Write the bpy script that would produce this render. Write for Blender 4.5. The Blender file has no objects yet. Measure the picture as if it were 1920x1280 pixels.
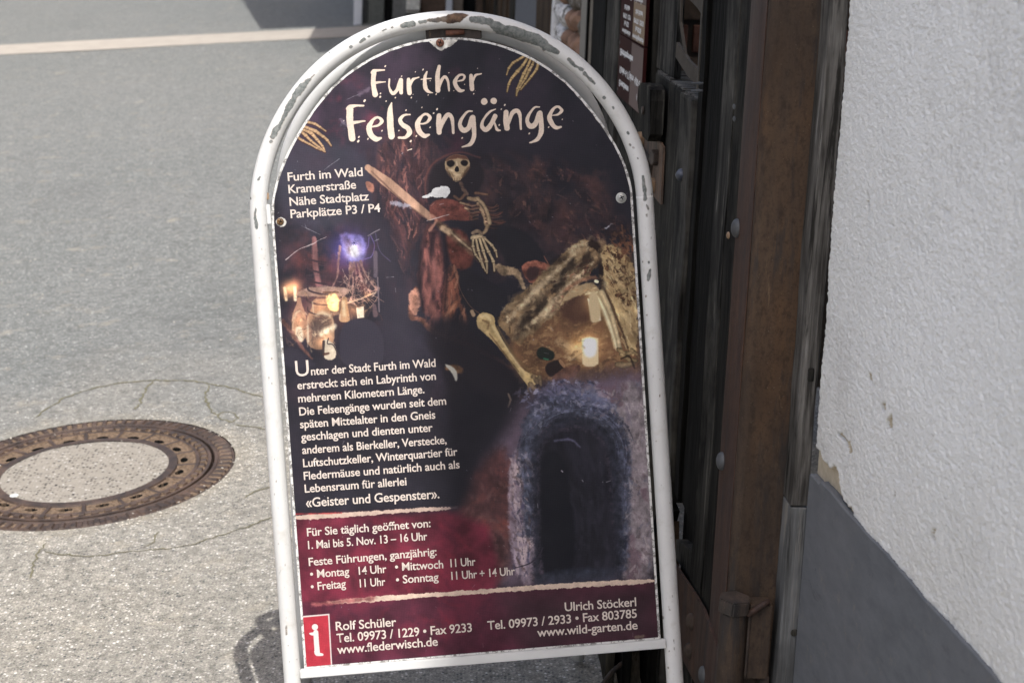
import bpy, bmesh, math, random
import numpy as np
from mathutils import Vector, Matrix

SC = bpy.context.scene
COL = SC.collection
rnd = random.Random(7)

# ---------------------------------------------------------------- camera
CAM_POS = Vector((0, 0, 1.63))
RCAM = Matrix(((0.99810038, -0.02348049, -0.0569587), (-0.04974844, 0.23818948, -0.96994374), (0.03634172, 0.97093483, 0.23656889)))
cd = bpy.data.cameras.new('camera'); cam = bpy.data.objects.new('camera', cd); COL.objects.link(cam)
cam.matrix_world = Matrix.Translation(CAM_POS) @ RCAM.to_4x4()
cd.sensor_width = 36; cd.lens = 60.32; cd.clip_start = .05; cd.clip_end = 400
cd.dof.use_dof = True; cd.dof.focus_distance = 2.84; cd.dof.aperture_fstop = 9.0
SC.camera = cam

# ---------------------------------------------------------------- sky and sun
SUN_TRAVEL = Vector((-0.085, 0.52, -1.0)).normalized()
wd = bpy.data.worlds.new('World'); SC.world = wd; wd.use_nodes = True
wn = wd.node_tree.nodes; wl = wd.node_tree.links
sky = wn.new('ShaderNodeTexSky'); sky.sky_type = 'NISHITA'; sky.sun_disc = False
back = -SUN_TRAVEL
sky.sun_elevation = math.asin(back.z); sky.sun_rotation = math.atan2(back.x, back.y)
sky.dust_density = 4.0; sky.air_density = 1.0; sky.ozone_density = .6
bgn = wn['Background']; bgn.inputs['Strength'].default_value = 0.15
wl.new(sky.outputs[0], bgn.inputs['Color'])
sd = bpy.data.lights.new('sun', 'SUN'); sun = bpy.data.objects.new('sun', sd); COL.objects.link(sun)
sun.rotation_euler = SUN_TRAVEL.to_track_quat('-Z', 'Y').to_euler(); sun.location = (3, -8, 20)
sd.energy = 3.0; sd.angle = math.radians(0.42); sd.color = (1, .975, .925)
SC.view_settings.view_transform = 'Standard'; SC.view_settings.look = 'None'
SC.view_settings.gamma = 1; SC.view_settings.use_curve_mapping = False
SC.view_settings.exposure = 0.76
SC.render.engine = 'CYCLES'
SC.cycles.use_denoising = True
SC.cycles.max_bounces = 8; SC.cycles.diffuse_bounces = 4

# ---------------------------------------------------------------- helpers
def G(x, y): return .085 * x + .06 * y            # the street climbs away and to the right

def link(o, parent=None):
    COL.objects.link(o)
    if parent is not None: o.parent = parent
    return o

def base(o):
    v = Vector((0, 0, 0))
    while o is not None:
        v = v + o.location; o = o.parent
    return v

def mesh(name, V, F, mat, parent=None, smooth=False, mats=None, fm=None, loc=None):
    """one mesh object from world coordinates"""
    off = base(parent) if parent is not None else Vector((0, 0, 0))
    l = Vector(loc) - off if loc is not None else Vector((0, 0, 0))
    t = off + l
    me = bpy.data.meshes.new(name)
    if isinstance(V, np.ndarray): V = (V - np.array(t)).tolist()
    else: V = [tuple(Vector(v) - t) for v in V]
    me.from_pydata(V, [], F if isinstance(F, list) else F.tolist())
    for m in (mats or [mat]): me.materials.append(m)
    if fm is not None: me.polygons.foreach_set('material_index', np.array(fm, dtype=np.int32))
    if smooth: me.polygons.foreach_set('use_smooth', np.ones(len(me.polygons), bool))
    me.update()
    o = bpy.data.objects.new(name, me); o.location = l
    return link(o, parent)

def thing(name, label, cat, loc, group=None):
    o = bpy.data.objects.new(name, None); o.location = loc; o.empty_display_size = .05
    o['label'] = label; o['category'] = cat
    if group: o['group'] = group
    return link(o)

def from_bm(name, bm, mat, parent=None, smooth=False, bevel=0.0, seg=2, loc=None):
    if bevel:
        bmesh.ops.bevel(bm, geom=[e for e in bm.edges if len(e.link_faces) == 2 and e.calc_face_angle(0) > .5], offset=bevel, segments=seg, affect='EDGES', profile=.6)
    bmesh.ops.recalc_face_normals(bm, faces=bm.faces)
    off = base(parent) if parent is not None else Vector((0, 0, 0))
    l = Vector(loc) - off if loc is not None else Vector((0, 0, 0))
    bmesh.ops.translate(bm, verts=bm.verts, vec=-(off + l))
    me = bpy.data.meshes.new(name); bm.to_mesh(me); bm.free()
    me.materials.append(mat)
    if smooth: me.polygons.foreach_set('use_smooth', np.ones(len(me.polygons), bool))
    o = bpy.data.objects.new(name, me); o.location = l
    return link(o, parent)

def box(name, x0, x1, y0, y1, z0, z1, mat, parent=None, bevel=.002, seg=2, cut=0, wob=0.0, seed=0):
    bm = bmesh.new()
    bmesh.ops.create_cube(bm, size=1)
    for v in bm.verts:
        v.co = Vector((x0 if v.co.x < 0 else x1, y0 if v.co.y < 0 else y1, z0 if v.co.z < 0 else z1))
    if bevel: bmesh.ops.bevel(bm, geom=bm.edges[:], offset=bevel, segments=seg, affect='EDGES', profile=.6)
    if cut:
        ax = max(range(3), key=lambda i: (x1 - x0, y1 - y0, z1 - z0)[i]); lo = (x0, y0, z0)[ax]; ln = (x1 - x0, y1 - y0, z1 - z0)[ax]
        for k in range(1, cut):
            pc = [0, 0, 0]; pn = [0, 0, 0]; pc[ax] = lo + ln * k / cut; pn[ax] = 1
            bmesh.ops.bisect_plane(bm, geom=bm.verts[:] + bm.edges[:] + bm.faces[:], plane_co=pc, plane_no=pn)
        if wob:
            r = random.Random(seed + 3)
            ph = [r.uniform(0, 6.28) for _ in range(6)]
            for v in bm.verts:
                s = v.co[ax] - lo
                for i in range(3):
                    if i == ax: continue
                    sgn = 1 if v.co[i] > ((x0 + x1) / 2, (y0 + y1) / 2, (z0 + z1) / 2)[i] else -1
                    v.co[i] += wob * (math.sin(s * 9 + ph[i] + sgn) * .5 + math.sin(s * 31 + ph[i + 3] * sgn) * .3 + r.uniform(-.25, .25))
    return from_bm(name, bm, mat, parent)

def prism(name, pts, d0, d1, axis, mat, parent=None, bevel=.0015):
    """outline pts (two coordinates) pushed along an axis from d0 to d1"""
    bm = bmesh.new()
    def P(a, b, d): return {'x': (d, a, b), 'y': (a, d, b), 'z': (a, b, d)}[axis]
    v0 = [bm.verts.new(P(a, b, d0)) for a, b in pts]; v1 = [bm.verts.new(P(a, b, d1)) for a, b in pts]
    bm.faces.new(v0); bm.faces.new(v1[::-1]); n = len(pts)
    for i in range(n): bm.faces.new((v0[i], v1[i], v1[(i + 1) % n], v0[(i + 1) % n]))
    return from_bm(name, bm, mat, parent, bevel=bevel)

def cyl(name, p, d, r, ln, mat, parent=None, seg=20, bevel=0.0, r2=None, smooth=False, rot=0.0):
    """cylinder from point p along d"""
    bm = bmesh.new()
    bmesh.ops.create_cone(bm, cap_ends=True, segments=seg, radius1=r, radius2=r if r2 is None else r2, depth=ln)
    bmesh.ops.rotate(bm, verts=bm.verts, matrix=Matrix.Rotation(rot, 3, 'Z'))
    bmesh.ops.translate(bm, verts=bm.verts, vec=(0, 0, ln / 2))
    if bevel: bmesh.ops.bevel(bm, geom=[e for e in bm.edges if e.calc_face_angle(0) > .9], offset=bevel, segments=2, affect='EDGES')
    q = Vector(d).normalized().to_track_quat('Z', 'Y')
    bmesh.ops.rotate(bm, verts=bm.verts, matrix=q.to_matrix())
    bmesh.ops.translate(bm, verts=bm.verts, vec=p)
    return from_bm(name, bm, mat, parent, smooth=smooth)

def dome(name, p, d, r, h, mat, parent=None, seg=20, rings=5, rim=0.0):
    """a shallow bolt or nail head standing on a surface"""
    V = []; F = []
    q = Vector(d).normalized().to_track_quat('Z', 'Y').to_matrix()
    prof = [(r, 0)] + ([(r, rim)] if rim else []) + [(r * math.cos(a), rim + h * math.sin(a)) for a in [k / rings * math.pi / 2 for k in range(1, rings)]]
    for rr, zz in prof:
        for k in range(seg):
            a = k / seg * 2 * math.pi; V.append(Vector(p) + q @ Vector((rr * math.cos(a), rr * math.sin(a), zz)))
    V.append(Vector(p) + q @ Vector((0, 0, rim + h))); top = len(V) - 1
    for j in range(len(prof) - 1):
        for k in range(seg): F.append((j * seg + k, j * seg + (k + 1) % seg, (j + 1) * seg + (k + 1) % seg, (j + 1) * seg + k))
    j = len(prof) - 1
    for k in range(seg): F.append((j * seg + k, j * seg + (k + 1) % seg, top))
    return mesh(name, V, F, mat, parent, smooth=True)

def tube(name, path, r, mat, parent=None, seg=16, caps=True):
    P = [Vector(p) for p in path]; V = []; F = []; n = len(P); up = None
    for i, p in enumerate(P):
        t = ((P[min(i + 1, n - 1)] - P[max(i - 1, 0)])).normalized()
        if up is None: up = t.orthogonal().normalized()
        up = (up - t * up.dot(t)).normalized(); sdv = t.cross(up)
        rr = r[i] if isinstance(r, (list, tuple)) else r
        for k in range(seg):
            a = k / seg * 2 * math.pi; V.append(p + up * (rr * math.cos(a)) + sdv * (rr * math.sin(a)))
    for i in range(n - 1):
        for k in range(seg): F.append((i * seg + k, i * seg + (k + 1) % seg, (i + 1) * seg + (k + 1) % seg, (i + 1) * seg + k))
    if caps: F.append(tuple(range(seg))[::-1]); F.append(tuple(range((n - 1) * seg, n * seg)))
    return mesh(name, V, F, mat, parent, smooth=True)

# node material kit ------------------------------------------------------
class NM:
    def __init__(self, name, rough=.8, spec=.4, metal=0.0):
        self.m = bpy.data.materials.new(name); self.m.use_nodes = True
        self.n = self.m.node_tree.nodes; self.l = self.m.node_tree.links
        self.b = self.n['Principled BSDF']
        self.b.inputs['Roughness'].default_value = rough; self.b.inputs['Specular IOR Level'].default_value = spec; self.b.inputs['Metallic'].default_value = metal
        self.geo = self.n.new('ShaderNodeNewGeometry'); self.pos = self.geo.outputs['Position']
        self.nrm = None
    def map(self, scale=(1, 1, 1), rot=(0, 0, 0), src=None, loc=(0, 0, 0)):
        k = self.n.new('ShaderNodeMapping'); k.inputs['Scale'].default_value = scale; k.inputs['Rotation'].default_value = rot; k.inputs['Location'].default_value = loc
        self.l.new(src or self.pos, k.inputs['Vector']); return k.outputs[0]
    def noise(self, scale, detail=4, rough=.55, vec=None, dist=0.0, out='Fac'):
        k = self.n.new('ShaderNodeTexNoise'); k.inputs['Scale'].default_value = scale; k.inputs['Detail'].default_value = detail
        k.inputs['Roughness'].default_value = rough; k.inputs['Distortion'].default_value = dist
        self.l.new(vec or self.pos, k.inputs['Vector']); return k.outputs[out]
    def voro(self, scale, vec=None, feature='F1', out='Distance', rnd_=1.0):
        k = self.n.new('ShaderNodeTexVoronoi'); k.feature = feature; k.inputs['Scale'].default_value = scale; k.inputs['Randomness'].default_value = rnd_
        self.l.new(vec or self.pos, k.inputs['Vector']); return k.outputs[out]
    def ramp(self, f, stops, interp='LINEAR'):
        k = self.n.new('ShaderNodeValToRGB'); e = k.color_ramp; e.interpolation = interp
        while len(e.elements) > 1: e.elements.remove(e.elements[0])
        for i, (p, c) in enumerate(stops):
            el = e.elements[0] if i == 0 else e.elements.new(p)
            el.position = p; el.color = (c, c, c, 1) if isinstance(c, (int, float)) else (*c, 1)
        self.l.new(f, k.inputs[0]); return k.outputs[0]
    def mix(self, f, a, b, mode='MIX'):
        k = self.n.new('ShaderNodeMix'); k.data_type = 'RGBA'; k.blend_type = mode
        for i, v in ((0, f), (6, a), (7, b)):
            s = k.inputs[i]
            if isinstance(v, (int, float)): s.default_value = v if i == 0 else (v, v, v, 1)
            elif isinstance(v, tuple): s.default_value = (*v, 1)
            else: self.l.new(v, s)
        return k.outputs[2]
    def math(self, op, a, b=0.0, c=None):
        k = self.n.new('ShaderNodeMath'); k.operation = op
        for s, v in zip(k.inputs, (a, b) + ((c,) if c is not None else ())):
            if isinstance(v, (int, float)): s.default_value = v
            else: self.l.new(v, s)
        return k.outputs[0]
    def sep(self, axis, src=None):
        k = self.n.new('ShaderNodeSeparateXYZ'); self.l.new(src or self.pos, k.inputs[0]); return k.outputs[axis]
    def attr(self, name, out='Fac'):
        k = self.n.new('ShaderNodeAttribute'); k.attribute_name = name; return k.outputs[out]
    def col(self, c):
        s = self.b.inputs['Base Color']
        if isinstance(c, tuple): s.default_value = (*c, 1)
        else: self.l.new(c, s)
        return self
    def rough(self, r): self.l.new(r, self.b.inputs['Roughness']); return self
    def bump(self, h, dist, strength=1.0):
        k = self.n.new('ShaderNodeBump'); k.inputs['Distance'].default_value = dist; k.inputs['Strength'].default_value = strength
        self.l.new(h, k.inputs['Height'])
        if self.nrm is not None: self.l.new(self.nrm, k.inputs['Normal'])
        self.nrm = k.outputs[0]; self.l.new(self.nrm, self.b.inputs['Normal']); return self

def s2l(r, g, b, k=1.0):
    f = lambda c: (c / 255 / 12.92 if c / 255 <= .04045 else ((c / 255 + .055) / 1.055) ** 2.4) * k
    return (f(r), f(g), f(b))

def wood(name, dark, light, amp=1.0, rough=.85, streak=70, along='z', pale=None, bump=.0012):
    k = NM(name, rough, .06)
    sc = {'z': (1, .42, .05), 'y': (1, .05, 1), 'x': (.05, 1, 1)}[along]
    oi = k.n.new('ShaderNodeObjectInfo'); ad = k.n.new('ShaderNodeVectorMath'); ad.operation = 'MULTIPLY_ADD'
    k.l.new(oi.outputs['Random'], ad.inputs[0]); ad.inputs[1].default_value = (31, 17, 23); k.l.new(k.pos, ad.inputs[2])
    wv = k.map(sc, src=ad.outputs[0])
    f1 = k.noise(streak, 5, .6, wv, .6); f2 = k.noise(streak * 3.4, 3, .6, wv, .2); f3 = k.noise(5, 4, .6, ad.outputs[0])
    mixv = k.math('ADD', k.math('MULTIPLY', f1, .65), k.math('MULTIPLY', f2, .35))
    c = k.mix(k.ramp(mixv, [(.40, 0.0), (.60, 1.0)]), dark, light)
    c = k.mix(k.ramp(k.noise(streak * .5, 6, .75, wv, .8), [(.40, .9), (.47, 0.0)]), c, tuple(v * .3 for v in dark))
    c = k.mix(k.ramp(f3, [(.3, 0.0), (.75, .8)]), c, tuple(v * .55 for v in dark))
    if pale:
        c = k.mix(k.ramp(k.noise(streak * 1.0, 4, .7, wv, .3), [(.62, 0.0), (.72, .7)]), c, pale)
        c = k.mix(k.ramp(k.noise(3.2, 5, .7, ad.outputs[0]), [(.5, 0.0), (.7, .45)]), c, tuple(v * .6 for v in pale))
    k.col(c); k.rough(k.ramp(f2, [(.3, rough - .15), (.7, min(rough + .12, 1))]))
    k.bump(mixv, bump * 1.6, amp); k.bump(k.noise(streak * 6, 2, .5, wv), bump * .4, .6 * amp)
    return k.m

def rusty(name, c0, c1, c2, rough=.66, metal=0.0, spec=.22, bump=.0004):
    k = NM(name, rough, spec, metal)
    st = k.map((1, 1, .22))
    f = k.noise(34, 7, .68, st, .3); g = k.noise(240, 5, .62); h = k.noise(7, 5, .65, st)
    c = k.mix(k.ramp(f, [(.38, 0.0), (.62, 1.0)]), c0, c1)
    c = k.mix(k.ramp(h, [(.5, 0.0), (.74, .85)]), c, c2)
    c = k.mix(k.ramp(g, [(.52, 0.0), (.74, .5)]), c, tuple(v * .35 for v in c0))
    c = k.mix(k.ramp(k.noise(90, 5, .7, k.map((1, 1, .5))), [(.5, 0.0), (.66, .6)]), c, tuple(v * .5 for v in c1))
    c = k.mix(k.ramp(k.noise(26, 5, .7, k.map((1, 1, .12), loc=(3, 1, 2))), [(.54, 0.0), (.64, .8)]), c, (.030, .030, .031))
    c = k.mix(k.ramp(k.noise(2.6, 5, .7, k.map((1, 1, .6), loc=(7, 2, 9))), [(.42, .0), (.66, .6)]), c, tuple(v * .55 for v in c1))
    c = k.mix(k.ramp(k.noise(60, 5, .75, k.map((1, 1, .10), loc=(1, 8, 3))), [(.66, 0.0), (.72, .7)]), c, (.17, .11, .065))
    c = k.mix(k.ramp(k.noise(520, 2, .5), [(.72, 0.0), (.76, .5)]), c, (.30, .27, .22))
    k.col(c); k.rough(k.ramp(h, [(.3, rough - .12), (.7, rough + .2)]))
    k.bump(g, bump, .9); k.bump(h, bump * 3, .5)
    return k.m
# ---------------------------------------------------------------- materials
def m_asphalt():
    k = NM('asphalt', .88, .3)
    wob = k.noise(1.3, 4, .6)
    v1 = k.voro(140); vc = k.voro(140, out='Color'); v2 = k.voro(420); vc2 = k.voro(420, out='Color')
    cr = k.sep(0, vc); cg = k.sep(1, vc); cr2 = k.sep(0, vc2)
    stone_t = k.ramp(cr, [(0, s2l(66, 68, 70)), (.10, s2l(86, 86, 86)), (.24, s2l(118, 114, 108)), (.45, s2l(142, 136, 127)), (.66, s2l(154, 148, 140)), (.85, s2l(168, 160, 150)), (.975, s2l(206, 202, 196))])
    stone_g = k.ramp(cr, [(0, s2l(78, 79, 79)), (.30, s2l(105, 107, 106)), (.7, s2l(120, 122, 120)), (.92, s2l(140, 141, 138)), (.985, s2l(196, 195, 192))])
    mort_t = s2l(134, 130, 121); mort_g = s2l(104, 106, 104)
    fine = k.ramp(cr2, [(0, .62), (.5, 1.0), (.92, 1.22), (1, 1.6)])
    edge = k.ramp(v1, [(.30, 0.0), (.52, 1.0)])
    ct = k.mix(edge, stone_t, mort_t); cgm = k.mix(edge, stone_g, mort_g)
    # sandy, coarse surfacing near the wall foot and lower left, greyer and tighter up the street
    yy = k.sep(1); xx = k.sep(0)
    zone = k.math('ADD', k.math('MULTIPLY', yy, -.34), k.math('MULTIPLY', k.noise(1.6, 5, .6), 1.1))
    zone = k.math('ADD', zone, k.math('MULTIPLY', xx, .12))
    zr = k.ramp(k.math('ADD', zone, 1.55), [(.1, 0.0), (.62, 1.0)])
    c = k.mix(zr, cgm, ct)
    c = k.mix(1.0, c, fine, 'MULTIPLY')
    c = k.mix(k.ramp(wob, [(.3, 0.0), (.72, .35)]), c, s2l(120, 119, 117))
    c = k.mix(k.ramp(k.noise(9, 5, .7), [(.58, 0.0), (.72, .35)]), c, s2l(166, 156, 138))
    c = k.mix(1.0, c, k.ramp(k.noise(46, 5, .78), [(.32, .62), (.5, 1.0), (.68, 1.34)]), 'MULTIPLY')
    c = k.mix(1.0, c, k.ramp(k.noise(17, 5, .65), [(.3, .88), (.7, 1.10)]), 'MULTIPLY')
    c = k.mix(k.ramp(k.noise(95, 3, .7), [(.64, 0.0), (.70, .5)]), c, s2l(178, 174, 166))
    dv = k.n.new('ShaderNodeVectorMath'); dv.operation = 'DISTANCE'; k.l.new(k.pos, dv.inputs[0]); dv.inputs[1].default_value = (-.858, 4.362, .19)
    rd = k.math('ADD', dv.outputs['Value'], k.math('MULTIPLY', k.noise(13, 6, .8), .22))
    c = k.mix(k.ramp(rd, [(.455, .55), (.50, .2), (.56, 0.0)]), c, s2l(150, 138, 116))
    ol = k.ramp(k.noise(1.1, 6, .7, k.map((1, .5, 1), loc=(4, 9, 0))), [(.56, 0.0), (.70, .22)]); c = k.mix(ol, c, s2l(82, 82, 82))
    k.col(c); k.bump(v1, .0016, .8); k.bump(v2, .0006, .7); k.bump(k.noise(14, 4), .004, .4)
    return k.m
M_ASPHALT = m_asphalt()

def m_plaster():
    k = NM('white_roughcast', .92, .15)
    pv = k.map((1, .42, 1)); f = k.noise(400, 4, .75, pv); vv = k.voro(230, k.map((1, .5, 1))); g = k.noise(2.2, 5, .6); h = k.noise(40, 4, .6)
    c = k.mix(k.ramp(g, [(.35, 0.0), (.7, 1.0)]), (.83, .835, .81), (.885, .89, .87))
    c = k.mix(k.ramp(k.noise(11, 6, .75), [(.62, 0.0), (.8, .3)]), c, (.62, .61, .58))
    c = k.mix(k.ramp(k.noise(190, 4, .75, pv), [(.58, 0.0), (.70, .6)]), c, (.45, .44, .43))
    c = k.mix(k.ramp(k.noise(60, 5, .8), [(.66, 0.0), (.72, .5)]), c, (.50, .48, .45))
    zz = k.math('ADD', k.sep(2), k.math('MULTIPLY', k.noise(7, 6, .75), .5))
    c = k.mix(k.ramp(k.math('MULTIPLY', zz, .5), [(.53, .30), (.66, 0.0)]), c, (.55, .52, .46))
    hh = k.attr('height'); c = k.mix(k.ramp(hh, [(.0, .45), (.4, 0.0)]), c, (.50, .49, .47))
    k.col(c); k.bump(f, .0020, 1.0); k.bump(vv, .0012, .9); k.bump(h, .0010, .3); return k.m
M_PLASTER = m_plaster()

def simple(name, c, rough=.7, spec=.3, metal=0, nscale=40, amp=.25, bump=.0003, bscale=300):
    k = NM(name, rough, spec, metal)
    f = k.noise(nscale, 5, .6)
    k.col(k.mix(k.ramp(f, [(.3, 0.0), (.7, 1.0)]), tuple(v * (1 - amp) for v in c), tuple(min(v * (1 + amp), 1) for v in c)))
    k.bump(k.noise(bscale, 4), bump, .8); return k.m

M_UNDERCOAT = simple('bare_render', s2l(196, 184, 162, .9), .95, .1, nscale=60, amp=.16, bump=.0008)
def m_plinth():
    k = NM('grey_plinth_paint', .75, .2)
    st = k.map((1, .4, 1), (0.5, 0, 0))
    f = k.noise(46, 6, .65, st); g = k.noise(3, 4)
    c = k.mix(k.ramp(f, [(.3, 0.0), (.7, 1.0)]), s2l(93, 96, 100), s2l(108, 111, 115))
    c = k.mix(k.ramp(g, [(.4, 0.0), (.75, .5)]), c, s2l(116, 117, 120))
    c = k.mix(k.ramp(k.noise(150, 3, .6), [(.70, 0.0), (.74, .7)]), c, s2l(60, 60, 62))
    c = k.mix(k.ramp(k.noise(26, 6, .8), [(.58, 0.0), (.68, .5)]), c, s2l(128, 124, 116))
    c = k.mix(k.ramp(k.noise(18, 6, .8, k.map((1, .2, 1), (.4, 0, 0))), [(.62, 0.0), (.68, .5)]), c, s2l(80, 80, 82))
    k.col(c); k.bump(f, .0009, .6); k.bump(k.noise(500, 3), .0004, .5); return k.m
M_PLINTH = m_plinth()

M_WOOD_BLACK = wood('black_weathered_wood', (.004, .0038, .0034), (.015, .0145, .0125), 1.0)
M_WOOD_GREY = wood('grey_weathered_wood', (.011, .0105, .0098), (.078, .075, .067), 1.4, pale=(.30, .28, .24))
M_WOOD_DARK = wood('dark_weathered_wood', (.008, .0076, .007), (.040, .038, .033), 1.4, pale=(.15, .14, .115))
M_WOOD_BROWN = wood('brown_weathered_wood', (.030, .020, .013), (.10, .068, .044), .8)
M_WOOD_JAMB = wood('silver_weathered_wood', (.045, .042, .038), (.20, .19, .175), 1.4, pale=(.34, .33, .31), streak=75, bump=.002)
M_WOOD_JAMB_PAINT = wood('grey_painted_wood', (.07, .07, .068), (.22, .225, .225), 1.3, pale=(.26, .24, .21), streak=55, bump=.0018)
M_STEEL = rusty('brown_rusted_steel', s2l(82, 68, 56), s2l(60, 51, 45), s2l(92, 70, 51))
M_STEEL_RED = rusty('red_brown_steel', s2l(84, 64, 54), s2l(64, 50, 45), s2l(98, 70, 50))
M_IRON = rusty('dark_iron', s2l(84, 72, 64), s2l(58, 52, 48), s2l(96, 66, 46), .55)
M_BOLT = simple('galvanised_bolt', s2l(80, 82, 84), .6, .4, .2, amp=.3)
M_BRASS = simple('tan_bolt_head', s2l(150, 124, 98), .55, .5, .2)
M_BLACK = simple('black_gap', (.008, .008, .008), .9, .1)

def m_tube():
    k = NM('chipped_white_tube', .32, .5)
    ch = k.attr('chip'); ru = k.attr('rust')
    f = k.noise(60, 5, .6)
    white = k.mix(k.ramp(k.noise(9, 4), [(.35, 0.0), (.75, 1.0)]), (.58, .575, .56), (.65, .65, .64))
    white = k.mix(k.ramp(k.noise(420, 3, .6), [(.70, 0.0), (.74, .75)]), white, (.20, .19, .18))
    white = k.mix(k.ramp(k.noise(34, 6, .75), [(.54, 0.0), (.72, .5)]), white, (.44, .42, .37))
    white = k.mix(k.ramp(k.noise(120, 5, .8, k.map((1, 1, .15))), [(.62, 0.0), (.70, .5)]), white, (.30, .28, .25))
    prim = k.mix(k.ramp(k.noise(150, 5, .7), [(.35, 0.0), (.65, 1.0)]), (.085, .095, .092), (.22, .23, .22))
    rust = k.mix(k.ramp(f, [(.4, 0.0), (.6, 1.0)]), (.045, .025, .018), (.17, .10, .06))
    c = k.mix(ru, prim, rust); hard = k.ramp(ch, [(.42, 0.0), (.58, 1.0)])
    c = k.mix(hard, white, c)
    rim = k.ramp(ch, [(.20, 0.0), (.42, .75), (.50, .75), (.60, 0.0)]); c = k.mix(k.math('MULTIPLY', rim, k.ramp(k.noise(70, 4, .7), [(.42, 0.0), (.6, 1.0)])), c, (.16, .11, .075))
    k.col(c); k.rough(k.ramp(ch, [(.4, .30), (.6, .8)])); k.bump(hard, .0006, -1.0)
    k.bump(k.noise(90, 3), .0002, .6); return k.m
M_TUBE = m_tube()

def m_white(name, scruff=.6, lo=(.70, .69, .67), gs=230):
    k = NM(name, .45, .4)
    g = k.noise(gs, 6, .78)
    c = k.mix(k.ramp(k.noise(20, 5), [(.35, 0.0), (.7, 1.0)]), lo, tuple(v * 1.08 for v in lo))
    c = k.mix(k.ramp(g, [(.72 - .22 * scruff, 0.0), (.76 - .22 * scruff, .85)]), c, (.13, .12, .11))
    k.col(c); k.bump(g, .0006, .8); return k.m
M_RIM = m_white('scuffed_white_rim', .95, (.60, .59, .57), 95)
M_WHITE = m_white('white_painted_steel', .05, (.58, .58, .57))
M_BACKING = m_white('grey_white_sheet', .0, (.46, .47, .47))

def m_print(img):
    k = NM('poster_print', .42, .16)
    tc = k.n.new('ShaderNodeTexCoord'); im = k.n.new('ShaderNodeTexImage'); im.image = img; im.extension = 'EXTEND'
    k.l.new(tc.outputs['UV'], im.inputs[0])
    haze = k.mix(k.ramp(k.noise(16, 5, .6), [(.3, .0), (.75, .012)]), im.outputs[0], (.55, .54, .56))
    k.col(k.mix(1.0, haze, (PRINT_K,) * 3, 'MULTIPLY')); k.rough(k.ramp(k.noise(60, 4), [(.3, .36), (.7, .5)]))
    k.bump(k.noise(700, 2), .0001, .5); return k.m
PRINT_K = .80

def m_ink(name, c):
    k = NM(name, .5, .35)
    k.col(k.mix(k.ramp(k.noise(900, 3, .7), [(.60, 0.0), (.72, .5)]), c, tuple(v * .6 for v in c))); return k.m
M_INK = m_ink('cream_lettering', s2l(226, 212, 202, .78))
M_INK_W = m_ink('white_lettering', s2l(225, 225, 225, .85))

def m_castiron():
    k = NM('rusty_cast_iron', .6, .45, .15)
    f = k.noise(45, 6, .7); g = k.noise(260, 4, .6)
    c = k.mix(k.ramp(f, [(.35, 0.0), (.65, 1.0)]), s2l(46, 39, 36), s2l(76, 60, 51))
    c = k.mix(k.ramp(k.noise(12, 4), [(.45, 0.0), (.7, .7)]), c, s2l(102, 82, 70))
    c = k.mix(k.ramp(g, [(.55, 0.0), (.68, .7)]), c, s2l(54, 47, 46))
    k.col(c); k.bump(g, .0008, .9); return k.m
M_CAST = m_castiron()
M_SAND = simple('sand_filled_pocket', s2l(106, 90, 76), .95, .1, nscale=120, amp=.5, bump=.001, bscale=600)
def m_conc():
    k = NM('exposed_aggregate_concrete', .9, .2)
    v = k.voro(105); vc = k.sep(0, k.voro(105, out='Color'))
    st = k.ramp(vc, [(0, s2l(44, 42, 42)), (.18, s2l(66, 62, 60)), (.3, s2l(104, 98, 90)), (.5, s2l(134, 127, 118)), (.8, s2l(148, 142, 134)), (1, s2l(180, 176, 170))])
    c = k.mix(k.ramp(v, [(.28, 0.0), (.5, 1.0)]), st, s2l(138, 132, 123))
    k.col(c); k.bump(v, .002, .8); k.bump(k.noise(400, 3), .0006, .8); return k.m
M_CONC = m_conc()
M_STRIP = simple('pale_paving', s2l(158, 151, 142), .85, .25, nscale=9, amp=.1, bump=.001, bscale=120)
def m_crack():
    k = NM('mossy_crack', .95, .1)
    k.col(k.mix(k.noise(60, 3), s2l(84, 84, 66), s2l(122, 116, 98))); return k.m
M_CRACK = m_crack()

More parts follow.
